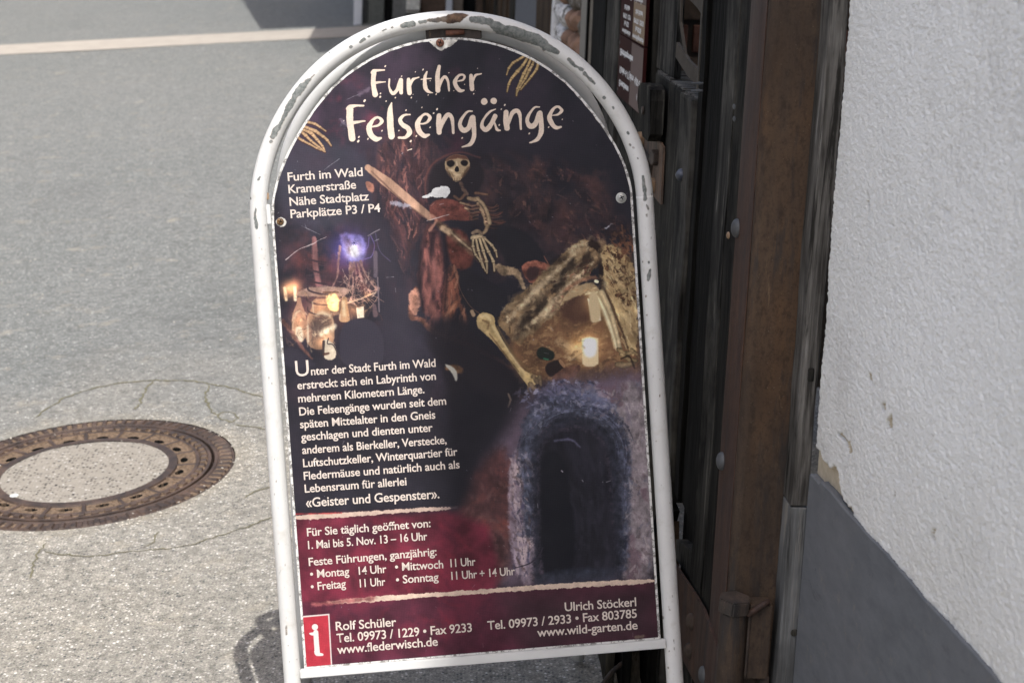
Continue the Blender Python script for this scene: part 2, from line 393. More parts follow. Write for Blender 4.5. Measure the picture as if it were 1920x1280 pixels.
# ---------------------------------------------------------------- ground
def grid_xy(xs, ys):
    X, Y = np.meshgrid(xs, ys, indexing='ij')
    V = np.stack([X, Y, .085 * X + .06 * Y], -1).reshape(-1, 3)
    n, m = len(xs), len(ys)
    i = np.arange((n - 1) * m).reshape(n - 1, m)[:, :-1].ravel()
    return V, np.stack([i, i + m, i + m + 1, i + 1], 1)
MC = np.array([-.858, 4.362])             # manhole centre
def street():
    V, F = grid_xy(np.array([-90, -30, -8, -4, -2.2, -1.7, -1.36, -.36, -.2, 0, .5, 2, 8, 30, 90.]), np.array([-60, -10, 0, 2, 3, 3.775, 4.975, 7, 9, 13, 20, 60, 160.]))
    # leave the shaft of the manhole open: drop the cell over it and fill with a ring
    c = V[F].mean(1); keep = ~((np.abs(c[:, 0] + .86) < .3) & (np.abs(c[:, 1] - 4.375) < .3))
    F = F[keep]; V = V.tolist(); F = F.tolist(); b = len(V); n = 96
    ring = []
    for k in range(n):
        a = 2 * math.pi * k / n; d = (math.cos(a), math.sin(a))
        ex, ey = d
        t = min(.5 / max(abs(ex), 1e-6), .6 / max(abs(ey), 1e-6))
        ox = -.86 + ex * t; oy = 4.375 + ey * t
        V.append([ox, oy, G(ox, oy)])
    for k in range(n):
        a = 2 * math.pi * k / n; x = MC[0] + .392 * math.cos(a); y = MC[1] + .392 * math.sin(a)
        V.append([x, y, G(x, y)])
    for k in range(n): F.append([b + k, b + (k + 1) % n, b + n + (k + 1) % n, b + n + k])
    # corner patches of the cell
    for sx_, sy_ in ((1, 1), (-1, 1), (-1, -1), (1, -1)):
        cx, cy = -.86 + .5 * sx_, 4.375 + .6 * sy_
        a0 = math.atan2(.6 * sy_, .5 * sx_) % (2 * math.pi)
        k0 = int(a0 / (2 * math.pi) * n); V.append([cx, cy, G(cx, cy)]); F.append([b + k0, len(V) - 1, b + (k0 + 1) % n])
    o = mesh('street', np.array(V, float), F, M_ASPHALT); o['kind'] = 'structure'; return o
STREET = street()
b_ = 13.22; c_ = 13.84
V = []; F = []
xs = np.linspace(-14, .49, 60)
for x in xs:
    w0 = .02 * math.sin(x * 3.1); V += [(x, b_ + w0, G(x, b_) + .004), (x, c_ + .015 * math.sin(x * 2.3 + 1), G(x, c_) + .004)]
for i in range(len(xs) - 1): F.append((2 * i, 2 * i + 2, 2 * i + 3, 2 * i + 1))
o = mesh('paving_band', V, F, M_STRIP); o['kind'] = 'structure'

def ray(px, py): return RCAM @ Vector(((px - 960) / 3217.0, -(py - 640) / 3217.0, -1.0))
def ground_pt(px, py):
    d = ray(px, py); t = -CAM_POS.z / (d.z - .085 * d.x - .06 * d.y); return CAM_POS + d * t
cracks = [
 [(150, 180), (200, 145), (260, 105), (340, 75), (440, 50), (520, 38), (640, 30), (760, 30), (850, 40), (930, 55), (1030, 80), (1110, 104)],
 [(862, 50), (850, 110), (880, 160), (920, 190), (960, 205), (985, 185), (968, 165), (930, 160), (900, 172)], [(970, 212), (1040, 222), (1120, 236)],
 [(180, 735), (260, 750), (340, 758), (440, 750), (540, 735), (640, 730), (720, 725), (800, 705), (880, 680), (950, 660), (1020, 635), (1080, 610), (1160, 585)],
 [(600, 722), (630, 700), (660, 655)], [(1000, 520), (1050, 490), (1100, 475), (1140, 470)], [(640, 30), (600, 70), (580, 120), (560, 150)], [(190, 700), (150, 760), (120, 850)]]
V = []; F = []
for q in cracks:
    P = [ground_pt(a / 2.207, 700 + b / 2.207) for a, b in q]
    D = []
    for a, b in zip(P[:-1], P[1:]):
        n = max(2, int((b - a).length / .012))
        for k in range(n):
            D.append(a.lerp(b, k / n) + Vector((rnd.uniform(-1, 1), rnd.uniform(-1, 1), 0)) * .005)
    D.append(P[-1]); s = len(V)
    for i, p in enumerate(D):
        t = (D[min(i + 1, len(D) - 1)] - D[max(i - 1, 0)]); t.z = 0; t.normalize(); sd_ = Vector((-t.y, t.x, 0))
        w = (.0007 + .0014 * abs(math.sin(i * .37)) * rnd.random() + .0006 * rnd.random()) * (p.y / 4.2) ** 1.8 * 1.5
        if i in (0, len(D) - 1): w = .0003
        for sg in (-1, 1):
            v = p + sd_ * w * sg; V.append((v.x, v.y, G(v.x, v.y) + .0015))
    for i in range(len(D) - 1): F.append((s + 2 * i, s + 2 * i + 1, s + 2 * i + 3, s + 2 * i + 2))
o = mesh('crack', V, F, M_CRACK, STREET); o['kind'] = 'stuff'

# loose grit along the patch
V = []; F = []
for k in range(420):
    if k < 200:
        a = rnd.uniform(-1.2, 1.3); r = rnd.gauss(.415, .02); x = MC[0] + r * math.cos(a); y = MC[1] + r * math.sin(a)
    else: x = rnd.uniform(-2.2, .3); y = rnd.uniform(3.2, 7)
    s = rnd.uniform(.0015, .0045); z = G(x, y) + s * .4; n = len(V)
    for dx, dy, dz in ((1, 0, 0), (-1, .2, 0), (.1, 1, 0), (0, -1, .1), (0, 0, .8), (0, 0, -1)):
        V.append((x + dx * s * rnd.uniform(.7, 1.2), y + dy * s * rnd.uniform(.7, 1.2), z + dz * s * .7))
    for f in ((0, 2, 4), (2, 1, 4), (1, 3, 4), (3, 0, 4), (2, 0, 5), (1, 2, 5), (3, 1, 5), (0, 3, 5)): F.append(tuple(n + i for i in f))
o = mesh('grit', V, F, simple('loose_grit', s2l(186, 180, 170), .9, .2, nscale=30, amp=.4)); o['kind'] = 'stuff'

# ---------------------------------------------------------------- manhole
def polar(name, r0, r1, nr, nt, hf, mats, parent, mf=None):
    rs = np.linspace(r0, r1, nr); th = np.arange(nt) / nt * 2 * np.pi
    R, T = np.meshgrid(rs, th, indexing='ij')
    H = hf(R, T)
    X = MC[0] + R * np.cos(T); Y = MC[1] + R * np.sin(T); Z = .085 * X + .06 * Y + H
    V = np.stack([X, Y, Z], -1).reshape(-1, 3)
    i, j = np.meshgrid(np.arange(nr - 1), np.arange(nt), indexing='ij'); j2 = (j + 1) % nt
    F = np.stack([i * nt + j, (i + 1) * nt + j, (i + 1) * nt + j2, i * nt + j2], -1).reshape(-1, 4)
    fm = None
    if mf is not None:
        a = mf(R, T); fm = a[:-1, :].reshape(-1)
    o = mesh(name, V, F, None, parent, mats=mats, fm=fm); return o
def sst(x, a, b):
    t = np.clip((x - a) / (b - a), 0, 1); return t * t * (3 - 2 * t)
def cell(T, n, off=0): return np.abs(((T / (2 * np.pi) * n + off) % 1) - .5) * 2        # 1 at the joint, 0 in the middle
mh = thing('manhole_cover', 'round rusty manhole cover with a concrete centre in the grey road', 'manhole', (MC[0], MC[1], G(*MC)))
def h_frame(R, T):
    teeth = (1 - sst(cell(T, 84), .35, .6)) * sst(R, .350, .353) * (1 - sst(R, .381, .384))
    return -.001 + .0045 * teeth - .03 * (1 - sst(R, .3345, .3375)) + .002 * (1 - sst(R, .345, .348)) - .006 * sst(R, .389, .3925)
polar('frame', .333, .3925, 44, 1344, h_frame, [M_CAST, M_SAND], mh, lambda R, T: ((R > .3505) & (R < .383) & (cell(T, 84) > .5) & (np.sin(T * 3 + R * 40) > .2)).astype(int))
NP_ = 18
def h_lid(R, T):
    ring_t = (1 - sst(cell(T, 60), .45, .62)) * sst(R, .299, .302) * (1 - sst(R, .316, .319))
    pocket = sst(R, .2395, .2425) * (1 - sst(R, .2865, .2895)) * (1 - sst(cell(T, NP_), .84, .92))
    u = (((T / (2 * np.pi) * NP_) % 1) - .5) * 2 * np.pi / NP_ * R
    hole = 1 - sst(np.sqrt((u / .0165) ** 2 + ((R - .2565) / .0095) ** 2), .88, 1.02)
    stud = 0
    for du, dr in ((-.022, .277), (.022, .277), (-.030, .25), (.030, .25)):
        stud = stud + (1 - sst(np.sqrt((u - du) ** 2 + (R - dr) ** 2), .003, .0045))
    return .001 + .004 * ring_t * 1.0 - .0045 * pocket + .0035 * stud * pocket - .035 * hole * pocket - .004 * (1 - ring_t) * sst(R, .298, .300) * (1 - sst(R, .318, .320)) - .028 * sst(R, .3285, .331)
def f_lid(R, T):
    pocket = (R > .241) & (R < .288) & (cell(T, NP_) < .88)
    u = (((T / (2 * np.pi) * NP_) % 1) - .5) * 2 * np.pi / NP_ * R
    hole = np.sqrt((u / .0165) ** 2 + ((R - .2565) / .0095) ** 2) < 1.05
    g = (R > .300) & (R < .318) & (cell(T, 60) > .5)
    return np.where(hole, 2, np.where(pocket | g, 1, 0))
lid = polar('lid', .2170, .331, 96, 1440, h_lid, [M_CAST, M_SAND, M_BLACK], mh, f_lid)
polar('concrete_infill', .0005, .2172, 30, 180, lambda R, T: .001 - .0015 * sst(R, .205, .216) + .0008 * np.sin(R * 90 + 3 * np.sin(T * 3)), [M_CONC], lid)
cyl('shaft', (MC[0], MC[1], G(*MC) - .14), (0, 0, 1), .36, .06, M_BLACK, mh, seg=48)
cyl('lifting_eye', (MC[0] - .15, MC[1] - .150, G(MC[0] - .15, MC[1] - .150) - .005), (-.085, -.06, 1), .011, .0075, simple('pale_plug', s2l(190, 192, 190), .6), mh, seg=24, bevel=.001)
P_O = Vector((0.12550056, 2.60153688, 0.472954))
P_U = Vector((0.99550259, 0.03839886, 0.0866032)).normalized()
P_V = Vector((-0.09246151, 0.19478589, 0.97647802)).normalized()
# ---------------------------------------------------------------- poster print (procedurally painted flat artwork)
PW, PH = 1200, 2103                       # canvas size
P_A, P_B = 0.2884, 1.0108                 # half width and height of the print in metres
PXM = PW / (2 * P_A)

def on_panel(px, py):
    """photo pixel -> metres on the board (a to the right, b up from the bottom edge)"""
    d = RCAM @ Vector(((px - 960) / 3217.0, -(py - 640) / 3217.0, -1.0))
    nrm = P_U.cross(P_V)
    t = (P_O - CAM_POS).dot(nrm) / d.dot(nrm)
    q = CAM_POS + d * t - P_O
    return q.dot(P_U), q.dot(P_V)

def cpt(p):
    a, b = on_panel(p[0], p[1])
    return ((a + P_A) * PXM, (P_B - b) * PXM)

PK = 1.795                                # canvas pixels per photo pixel

def value_noise(h, w, cell, rng, stretch=(1, 1)):
    ch, cw = cell * stretch[0], cell * stretch[1]
    gh, gw = int(h / ch) + 3, int(w / cw) + 3
    g = rng.random((gh, gw))
    y = np.arange(h) / ch; x = np.arange(w) / cw
    y0 = y.astype(int); x0 = x.astype(int)
    fy = (y - y0)[:, None]; fx = (x - x0)[None, :]
    fy = fy * fy * (3 - 2 * fy); fx = fx * fx * (3 - 2 * fx)
    a = g[y0][:, x0]; b = g[y0][:, x0 + 1]; c = g[y0 + 1][:, x0]; d = g[y0 + 1][:, x0 + 1]
    return (a * (1 - fx) + b * fx) * (1 - fy) + (c * (1 - fx) + d * fx) * fy

def fractal(h, w, cell, octaves, rng, stretch=(1, 1), gain=0.55):
    out = np.zeros((h, w)); amp = 1.0; tot = 0.0
    for k in range(octaves):
        out += amp * value_noise(h, w, max(cell, 1.01), rng, stretch)
        tot += amp; amp *= gain; cell /= 2.0
        if cell < 1.2: break
    return out / tot

def lin(c): return np.where(c <= 0.04045, c / 12.92, ((c + 0.055) / 1.055) ** 2.4)
def enc(c):
    c = np.clip(c, 0, 1)
    return np.where(c <= 0.0031308, c * 12.92, 1.055 * c ** (1 / 2.4) - 0.055)
def SH(r, g, b, k=2.0):
    c = np.array([r, g, b], float); m = c.mean(); c = m + (c - m) * .86
    return enc(lin(np.clip(c, 0, 255) / 255.0) * k * .80)
def LT(r, g, b, k=0.72): return enc(lin(np.array([r, g, b]) / 255.0) * k)

class Painter:
    def __init__(self):
        r = np.random.default_rng(11); self.rs = random.Random(77)
        self.im = np.zeros((PH, PW, 3))
        self.n_big = fractal(PH, PW, 220, 6, r)
        self.n_mid = fractal(PH, PW, 70, 6, r)
        self.n_fine = fractal(PH, PW, 18, 4, r)
        self.n_vert = fractal(PH, PW, 26, 4, r, (3.2, 1))
        self.n_grain = r.random((PH, PW))
        self.rgh = fractal(PH, PW, 12, 4, r, gain=0.7) - 0.5
    def box(self, P, pad):
        x0 = max(0, int(P[:, 0].min() - pad)); x1 = min(PW, int(P[:, 0].max() + pad) + 1)
        y0 = max(0, int(P[:, 1].min() - pad)); y1 = min(PH, int(P[:, 1].max() + pad) + 1)
        return x0, x1, y0, y1
    def put(self, m, bx, col, tex=None, amp=0.0, add=False):
        x0, x1, y0, y1 = bx
        col = np.array(col, float)
        c = np.broadcast_to(col, m.shape + (3,))
        if amp:
            t = getattr(self, tex or 'n_fine')[y0:y1, x0:x1]
            c = np.clip(c * (1 + amp * (t - 0.5) * 2)[..., None], 0, 1)
        reg = self.im[y0:y1, x0:x1]
        if add: self.im[y0:y1, x0:x1] = np.clip(reg + c * m[..., None], 0, 1)
        else: self.im[y0:y1, x0:x1] = reg * (1 - m[..., None]) + c * m[..., None]
    def poly(self, pts, col, soft=1.5, rough=0.0, alpha=1.0, tex=None, amp=0.0, raw=False, smooth=True):
        P = np.array([cpt(p) for p in pts])
        if smooth and len(P) > 3: P = chaikin(P, True)
        bx = self.box(P, soft * PK * 2 + rough * PK + 2)
        x0, x1, y0, y1 = bx
        if x1 <= x0 or y1 <= y0: return
        X, Y = np.meshgrid(np.arange(x0, x1) + .5, np.arange(y0, y1) + .5)
        ins = np.zeros(X.shape, bool); D = np.full(X.shape, 1e9)
        n = len(P)
        for i in range(n):
            a = P[i]; b = P[(i + 1) % n]
            c = ((a[1] > Y) != (b[1] > Y))
            xi = (b[0] - a[0]) * (Y - a[1]) / ((b[1] - a[1]) or 1e-9) + a[0]
            ins ^= c & (X < xi)
            ab = b - a; L = (ab @ ab) or 1e-9
            t = np.clip(((X - a[0]) * ab[0] + (Y - a[1]) * ab[1]) / L, 0, 1)
            D = np.minimum(D, (X - a[0] - t * ab[0]) ** 2 + (Y - a[1] - t * ab[1]) ** 2)
        D = np.sqrt(D); D = np.where(ins, D, -D)
        if rough: D = D + self.rgh[y0:y1, x0:x1] * rough * PK * 4
        s = soft * PK
        m = np.clip(D / s / 2 + .5, 0, 1); m = m * m * (3 - 2 * m) * alpha
        self.put(m, bx, col, tex, amp)
    def line(self, pts, wid, col, soft=0.6, rough=0.0, alpha=1.0, tex=None, amp=0.0, o=(0, 0), s=1.0, curve=True, shade=0.0):
        if np.isscalar(wid): wid = [wid] * len(pts)
        if len(wid) != len(pts): wid = np.interp(np.linspace(0, 1, len(pts)), np.linspace(0, 1, len(wid)), wid)
        P = np.array([cpt((o[0] + p[0] / s, o[1] + p[1] / s)) for p in pts])
        Wd = np.array(wid, float) / s * PK
        if curve and len(P) > 2: P, Wd = catmull(P, Wd)
        pad = Wd.max() / 2 + soft * PK * 2 + rough * PK * 2
        bx = self.box(P, pad + 2); x0, x1, y0, y1 = bx
        if x1 <= x0 or y1 <= y0: return
        X, Y = np.meshgrid(np.arange(x0, x1) + .5, np.arange(y0, y1) + .5)
        D = np.full(X.shape, -1e9)
        segs = list(zip(P[:-1], P[1:], Wd[:-1], Wd[1:])) if len(P) > 1 else [(P[0], P[0], Wd[0], Wd[0])]
        for a, b, wa, wb in segs:
            ab = b - a; L = (ab @ ab) or 1e-9
            t = np.clip(((X - a[0]) * ab[0] + (Y - a[1]) * ab[1]) / L, 0, 1)
            d = np.sqrt((X - a[0] - t * ab[0]) ** 2 + (Y - a[1] - t * ab[1]) ** 2)
            D = np.maximum(D, (wa + (wb - wa) * t) / 2 - d)
        core = np.clip(D / (Wd.max() / 2 + 1e-6), 0, 1)
        if rough: D = D + self.rgh[y0:y1, x0:x1] * rough * PK * 4
        sf = soft * PK
        m = np.clip(D / sf / 2 + .5, 0, 1) * alpha
        if shade:
            c = np.array(col, float)[None, None] * (1 - shade + shade * np.sqrt(core))[..., None]
            reg = self.im[y0:y1, x0:x1]
            if amp:
                tt = getattr(self, tex or 'n_fine')[y0:y1, x0:x1]; c = np.clip(c * (1 + amp * (tt - .5) * 2)[..., None], 0, 1)
            self.im[y0:y1, x0:x1] = reg * (1 - m[..., None]) + c * m[..., None]
        else: self.put(m, bx, col, tex, amp)
    def scatter(self, pts, n, pal, ln, wd, ang, jit=.35, alpha=.6, rough=1.2, soft=.9, bend=.25):
        P = np.array(pts, float); r = self.rs; x0, y0 = P.min(0); x1, y1 = P.max(0); m = len(P)
        for _ in range(n):
            for _t in range(30):
                x = r.uniform(x0, x1); y = r.uniform(y0, y1); ins = False
                for i in range(m):
                    a = P[i]; b = P[(i + 1) % m]
                    if (a[1] > y) != (b[1] > y) and x < (b[0] - a[0]) * (y - a[1]) / (b[1] - a[1]) + a[0]: ins = not ins
                if ins: break
            an = (ang(x, y) if callable(ang) else ang) + r.gauss(0, jit); L = ln * r.uniform(.35, 1.3) / 2; w = wd * r.uniform(.3, 1.4)
            dx, dy = math.cos(an) * L, math.sin(an) * L; bx, by = -dy * r.uniform(-bend, bend), dx * r.uniform(-bend, bend)
            self.line([(x - dx, y - dy), (x + bx, y + by), (x + dx, y + dy)], [w * .3, w, w * .3], r.choice(pal), soft, rough, alpha * r.uniform(.4, 1.2), 'n_fine', .3)
    def glow(self, c, r, col, k=1.0):
        p = np.array([cpt(c)]); R = r * PK
        bx = self.box(p, R * 1.0); x0, x1, y0, y1 = bx
        if x1 <= x0 or y1 <= y0: return
        X, Y = np.meshgrid(np.arange(x0, x1) + .5, np.arange(y0, y1) + .5)
        d = np.sqrt((X - p[0, 0]) ** 2 + (Y - p[0, 1]) ** 2) / R
        m = np.clip(1 - d, 0, 1) ** 2.2 * k
        self.put(m, bx, col, add=True)
    def stains(self, bxpx, col, thr, soft, tex='n_mid', alpha=1.0, edge=60):
        P = np.array([cpt((bxpx[0], bxpx[1])), cpt((bxpx[2], bxpx[3]))])
        bx = self.box(P, 0); x0, x1, y0, y1 = bx
        X, Y = np.meshgrid(np.arange(x0, x1), np.arange(y0, y1))
        e = np.minimum(np.minimum(X - x0, x1 - X), np.minimum(Y - y0, y1 - Y)) / (edge * PK)
        m = np.clip((getattr(self, tex)[y0:y1, x0:x1] - thr) / soft, 0, 1) * np.clip(e, 0, 1) * alpha
        self.put(m, bx, col)

def chaikin(P, closed):
    for _ in range(2):
        Q = np.roll(P, -1, 0)
        P = np.stack([P * .75 + Q * .25, P * .25 + Q * .75], 1).reshape(-1, 2)
    return P

def catmull(P, W, n=6):
    Pp = np.vstack([2 * P[0] - P[1], P, 2 * P[-1] - P[-2]]); out = []; ow = []
    for i in range(len(P) - 1):
        p0, p1, p2, p3 = Pp[i:i + 4]
        for k in range(n):
            t = k / n
            out.append(.5 * ((2 * p1) + (-p0 + p2) * t + (2 * p0 - 5 * p1 + 4 * p2 - p3) * t * t + (-p0 + 3 * p1 - 3 * p2 + p3) * t ** 3))
            ow.append(W[i] * (1 - t) + W[i + 1] * t)
    out.append(P[-1]); ow.append(W[-1])
    return np.array(out), np.array(ow)

def paint_poster():
    p = Painter(); im = p.im
    ys = np.arange(PH)[:, None] / PH; xs = np.arange(PW)[None, :] / PW
    # ground tone: blackish navy with red smoke, purple smoke lightened as painted sun haze
    base = np.array([36, 34, 42]) / 255.
    im[:] = base
    im *= (0.86 + .3 * p.n_mid)[..., None]
    sun_haze = np.clip((p.n_big - .38) * 3.0, 0, 1) * np.clip(1 - ys / .24, 0, 1) ** .7 * np.clip(1.15 - xs * 1.2, 0.12, 1)
    im[:] = im * (1 - .9 * sun_haze[..., None]) + np.array([124, 88, 116]) / 255. * .9 * sun_haze[..., None]
    S = p.stains
    S((560, 130, 900, 330), LT(170, 70, 90), .56, .25, 'n_mid', .6)
    S((500, 400, 740, 620), LT(118, 66, 66), .42, .3, 'n_mid', .8, 40)
    p.poly([(520, 250), (700, 275), (705, 420), (520, 440)], LT(74, 74, 88), 16, 2, .7)
    p.scatter([(520, 280), (840, 270), (840, 950), (560, 950)], 120, [LT(84, 78, 98), LT(60, 52, 66), LT(92, 70, 84)], 90, 34, 1.4, .8, .22, 3, 14)
    # rock column behind the figure
    p.poly([(702, 262), (800, 240), (830, 300), (800, 360), (795, 420), (770, 470), (760, 510), (752, 500), (735, 430), (712, 350)], LT(88, 62, 66), 6, 3, .9, 'n_vert', .5)
    S((700, 250, 850, 520), LT(150, 100, 92), .54, .16, 'n_vert', .5, 18)
    S((700, 250, 850, 520), LT(52, 44, 52), .56, .1, 'n_fine', .55, 18)
    COLP = [(702, 262), (800, 250), (830, 300), (800, 360), (795, 420), (770, 470), (760, 510), (752, 500), (735, 430), (712, 350)]
    p.scatter([(690, 270), (850, 262), (800, 420), (770, 560), (720, 560), (700, 380)], 90, [LT(110, 70, 70), LT(84, 56, 62), LT(50, 42, 52)], 60, 12, 1.45, .3, .35, 2.4, 4)
    p.scatter(COLP, 150, [LT(150, 100, 94), LT(186, 124, 112), LT(104, 70, 76)], 26, 4.5, 1.45, .3, .55, 1.6)
    p.scatter(COLP, 130, [LT(52, 44, 54), LT(66, 50, 58)], 30, 5, 1.45, .3, .7, 1.6)
    p.line([(690, 420), (735, 560), (760, 720)], 70, LT(58, 54, 66), 14, 2, .8)
    p.poly([(686, 338), (700, 345), (703, 358), (694, 362), (686, 352)], LT(190, 130, 110), 1.5, 1, .9, None, .4)
    # hat and dark rock face to the right
    p.poly([(800, 290), (850, 276), (930, 300), (1010, 340), (1100, 420), (1120, 480), (1040, 560), (960, 520), (930, 470), (880, 400), (800, 380)], SH(34, 28, 34), 22, 4, .95, 'n_mid', .5)
    S((880, 290, 1190, 560), SH(58, 38, 38), .5, .3, 'n_mid', .7, 60)
    p.scatter([(900, 290), (1090, 310), (1190, 420), (1180, 500), (1060, 480), (990, 430), (900, 360)], 110, [SH(60, 38, 38), SH(46, 30, 34), SH(76, 48, 44), SH(26, 20, 26)], 60, 16, 1.1, .7, .45, 3, 6)
    p.scatter([(930, 300), (1080, 320), (1180, 420), (1180, 470), (1060, 470), (990, 430), (900, 340)], 170, [SH(92, 58, 50), SH(74, 46, 42), SH(112, 76, 62), SH(30, 22, 26), SH(30, 22, 26)], 20, 4, .9, .6, .38, 2)
    p.line([(800, 378), (797, 345), (808, 312), (836, 292), (866, 286), (900, 296)], [2, 3, 4, 4, 3, 2], LT(130, 82, 76), 1.6, .5, .7)
    p.poly([(805, 372), (803, 330), (822, 303), (860, 292), (900, 303), (912, 335), (890, 372), (850, 385)], SH(30, 25, 30), 4, 1, .95)
    # timber plank
    p.line([(690, 315), (726, 342), (760, 370), (806, 407)], [12, 19, 17, 14], LT(198, 158, 134), 1.0, .5, 1, 'n_vert', .35, curve=False)
    p.line([(697, 322), (728, 352), (765, 386), (800, 410)], [2, 3, 4, 3], LT(110, 80, 74), 1.2, .6, .7, curve=False)
    # coat, cloths
    p.poly([(803, 382), (832, 371), (862, 377), (886, 404), (884, 414), (860, 414), (838, 412), (820, 420), (806, 404)], LT(128, 74, 66), 2, 1, .95, None, .4)
    p.poly([(800, 415), (818, 428), (830, 455), (835, 500), (836, 580), (826, 600), (800, 590), (788, 560), (784, 500), (790, 450)], LT(84, 56, 58), 4, 1, .95, None, .4)
    p.poly([(793, 462), (808, 470), (815, 490), (818, 520), (812, 545), (800, 570), (797, 600), (812, 612), (800, 600), (790, 560), (792, 520), (800, 500), (792, 485)], LT(150, 96, 90), 4, 1.6, .8, 'n_mid', .7)
    p.scatter([(790, 440), (832, 440), (838, 590), (815, 640), (786, 560)], 90, [LT(150, 90, 86), LT(70, 46, 52), LT(182, 116, 104), LT(58, 42, 50)], 30, 6, 1.5, .25, .45, 1.5)
    p.line([(806, 480), (822, 520), (806, 560), (818, 596)], [14, 18, 14, 16], LT(148, 98, 92), 5, 2, .75, 'n_mid', .6)
    p.poly([(834, 426), (868, 430), (880, 450), (890, 478), (884, 500), (866, 508), (846, 500), (838, 470)], LT(112, 64, 56), 4, 1.5, .95, None, .5)
    p.poly([(838, 500), (858, 500), (866, 540), (848, 600), (838, 625), (828, 600), (832, 540)], LT(150, 92, 72), 3, 1.5, .8, 'n_vert', .7)
    p.line([(864, 556), (848, 580), (838, 612), (835, 640)], [8, 12, 9, 4], LT(176, 112, 84), 2, 1, .8, 'n_vert', .5)
    p.line([(860, 566), (872, 600), (856, 628)], [6, 8, 3], SH(120, 70, 52, 1.3), 2, 1, .8)
    p.line([(780, 545), (772, 590), (790, 600), (812, 620), (860, 640), (900, 656), (960, 690)], [14, 12, 8, 10, 9, 8, 5], LT(150, 98, 80), 2.2, 2, .75, 'n_fine', .6)
    p.poly([(764, 548), (783, 538), (792, 560), (780, 598), (768, 580)], LT(206, 150, 128), 2, 1.6, .8, 'n_fine', .6)
    p.scatter([(836, 500), (868, 500), (890, 560), (880, 640), (836, 640)], 80, [SH(120, 78, 60, 1.8), SH(60, 38, 36, 1.5), SH(150, 104, 80, 1.8), SH(34, 26, 28)], 30, 5, 1.7, .35, .5, 1.5)
    p.scatter([(806, 384), (886, 384), (884, 412), (810, 412)], 40, [LT(150, 90, 78), LT(84, 52, 50)], 18, 4, .3, .5, .4, 1.5)
    for q in ([(832, 430), (838, 500), (834, 580)], [(812, 440), (806, 500), (812, 560)], [(790, 470), (786, 530), (794, 580)]): p.line(q, [5, 9, 5], LT(38, 30, 38), 3.4, 1.6, .8)
    for q in ([(800, 470), (810, 520), (802, 570)], [(820, 450), (826, 500), (822, 560)]): p.line(q, [4, 8, 4], LT(184, 116, 106), 3.4, 1.4, .6, 'n_fine', .4)
    # sleeve of bone at the left elbow, forearm
    p.line([(822, 420), (842, 434), (866, 454), (890, 474), (905, 490)], [12, 14, 17, 16, 12], LT(120, 92, 76), 2.5, 1, .85, None, .6)
    p.line([(830, 428), (842, 434)], [10, 12], LT(226, 194, 158), 2.2, 1, .9, None, .3)
    p.line([(808, 404), (818, 412), (812, 424), (806, 432)], [6, 5, 5, 6], LT(206, 150, 130), 1.4, 1, .8)
    p.line([(800, 414), (822, 408), (842, 402)], [1, 1.6, 1], LT(230, 220, 220), .5, .4, .8)
    # collar bones and ribs
    B = SH(150, 122, 92, 2.0); B2 = SH(104, 74, 58, 2.0); B3 = SH(74, 44, 38, 2.0)
    for q, w, c in (([(852, 368), (862, 374), (872, 364)], [5, 6, 6], B2), ([(878, 372), (892, 374), (896, 372)], [7, 9, 7], B), ([(892, 362), (914, 365)], [6, 4], B2),
                    ([(863, 380), (878, 384)], [4, 4], B), ([(872, 390), (880, 393)], [4, 4], B), ([(896, 382), (905, 398), (911, 412), (914, 420)], [6, 8, 8, 8], B),
                    ([(912, 416), (913, 420)], [11, 11], B), ([(912, 402), (930, 404), (942, 398)], [4, 4, 3], B3), ([(918, 412), (934, 418), (948, 416)], [4, 5, 3], B3),
                    ([(916, 392), (934, 386)], [3, 3], B3), ([(884, 402), (900, 398)], [4, 4], B3), ([(880, 393), (898, 388)], [3, 3], B3)):
        p.line(q, w, c, .9, .4, .95, None, .4, shade=.35)
    for k in range(7):
        yy = 384 + k * 6.5; x1 = 944 - abs(k - 4) * 3
        p.line([(908 + k * .8, yy + 2), (924, yy + 5), (x1, yy - 1 + k)], [3.4, 3.0, 1.6], SH(96 - k * 5, 66 - k * 4, 54 - k * 3, 1.9), .8, .6, .85, None, .4, shade=.4)
        if k < 5: p.line([(898 - k * .5, yy), (884, yy + 2), (872 + k * 2, yy - 2)], [3.4, 3, 1.6], SH(112 - k * 7, 84 - k * 6, 66 - k * 4, 1.9), .8, .6, .85, None, .4, shade=.4)
    p.line([(864, 344), (868, 354), (876, 364)], [7, 6, 6], SH(86, 66, 56, 1.6), 1.2, 1.2, .9, 'n_fine', .6)
    p.line([(914, 422), (906, 436), (898, 448)], [5, 4, 4], SH(110, 84, 64, 1.7), 1, .8, .8, None, .4)
    # scraped white mark
    p.poly([(789, 370), (808, 363), (812, 354), (828, 349), (842, 350), (846, 359), (840, 369), (828, 371), (812, 368), (800, 371)], LT(236, 236, 236, .82), .5, 1.6, 1, 'n_fine', .14)
    p.line([(734, 380), (748, 384), (768, 386)], [5, 9, 5], LT(196, 196, 214), 2, 3.2, .7, 'n_fine', .4)
    # skull
    bone = SH(164, 140, 106, 1.75); bd = SH(116, 90, 66, 1.7); blk = SH(18, 14, 16)
    p.poly([(834, 303), (842, 293), (858, 289), (874, 293), (881, 303), (881, 314), (875, 322), (868, 326), (866, 336), (860, 341), (851, 340), (846, 331), (843, 323), (836, 320), (834, 312)], bone, .8, .5, 1, 'n_fine', .28)
    p.poly([(838, 296), (848, 291), (870, 291), (878, 297), (868, 299), (858, 297), (848, 300)], SH(120, 76, 62, 1.6), 2, 1, .7)
    p.poly([(837, 304), (843, 300), (850, 301), (853, 307), (850, 312), (843, 314), (838, 310)], blk, 1.6, .5, .97)
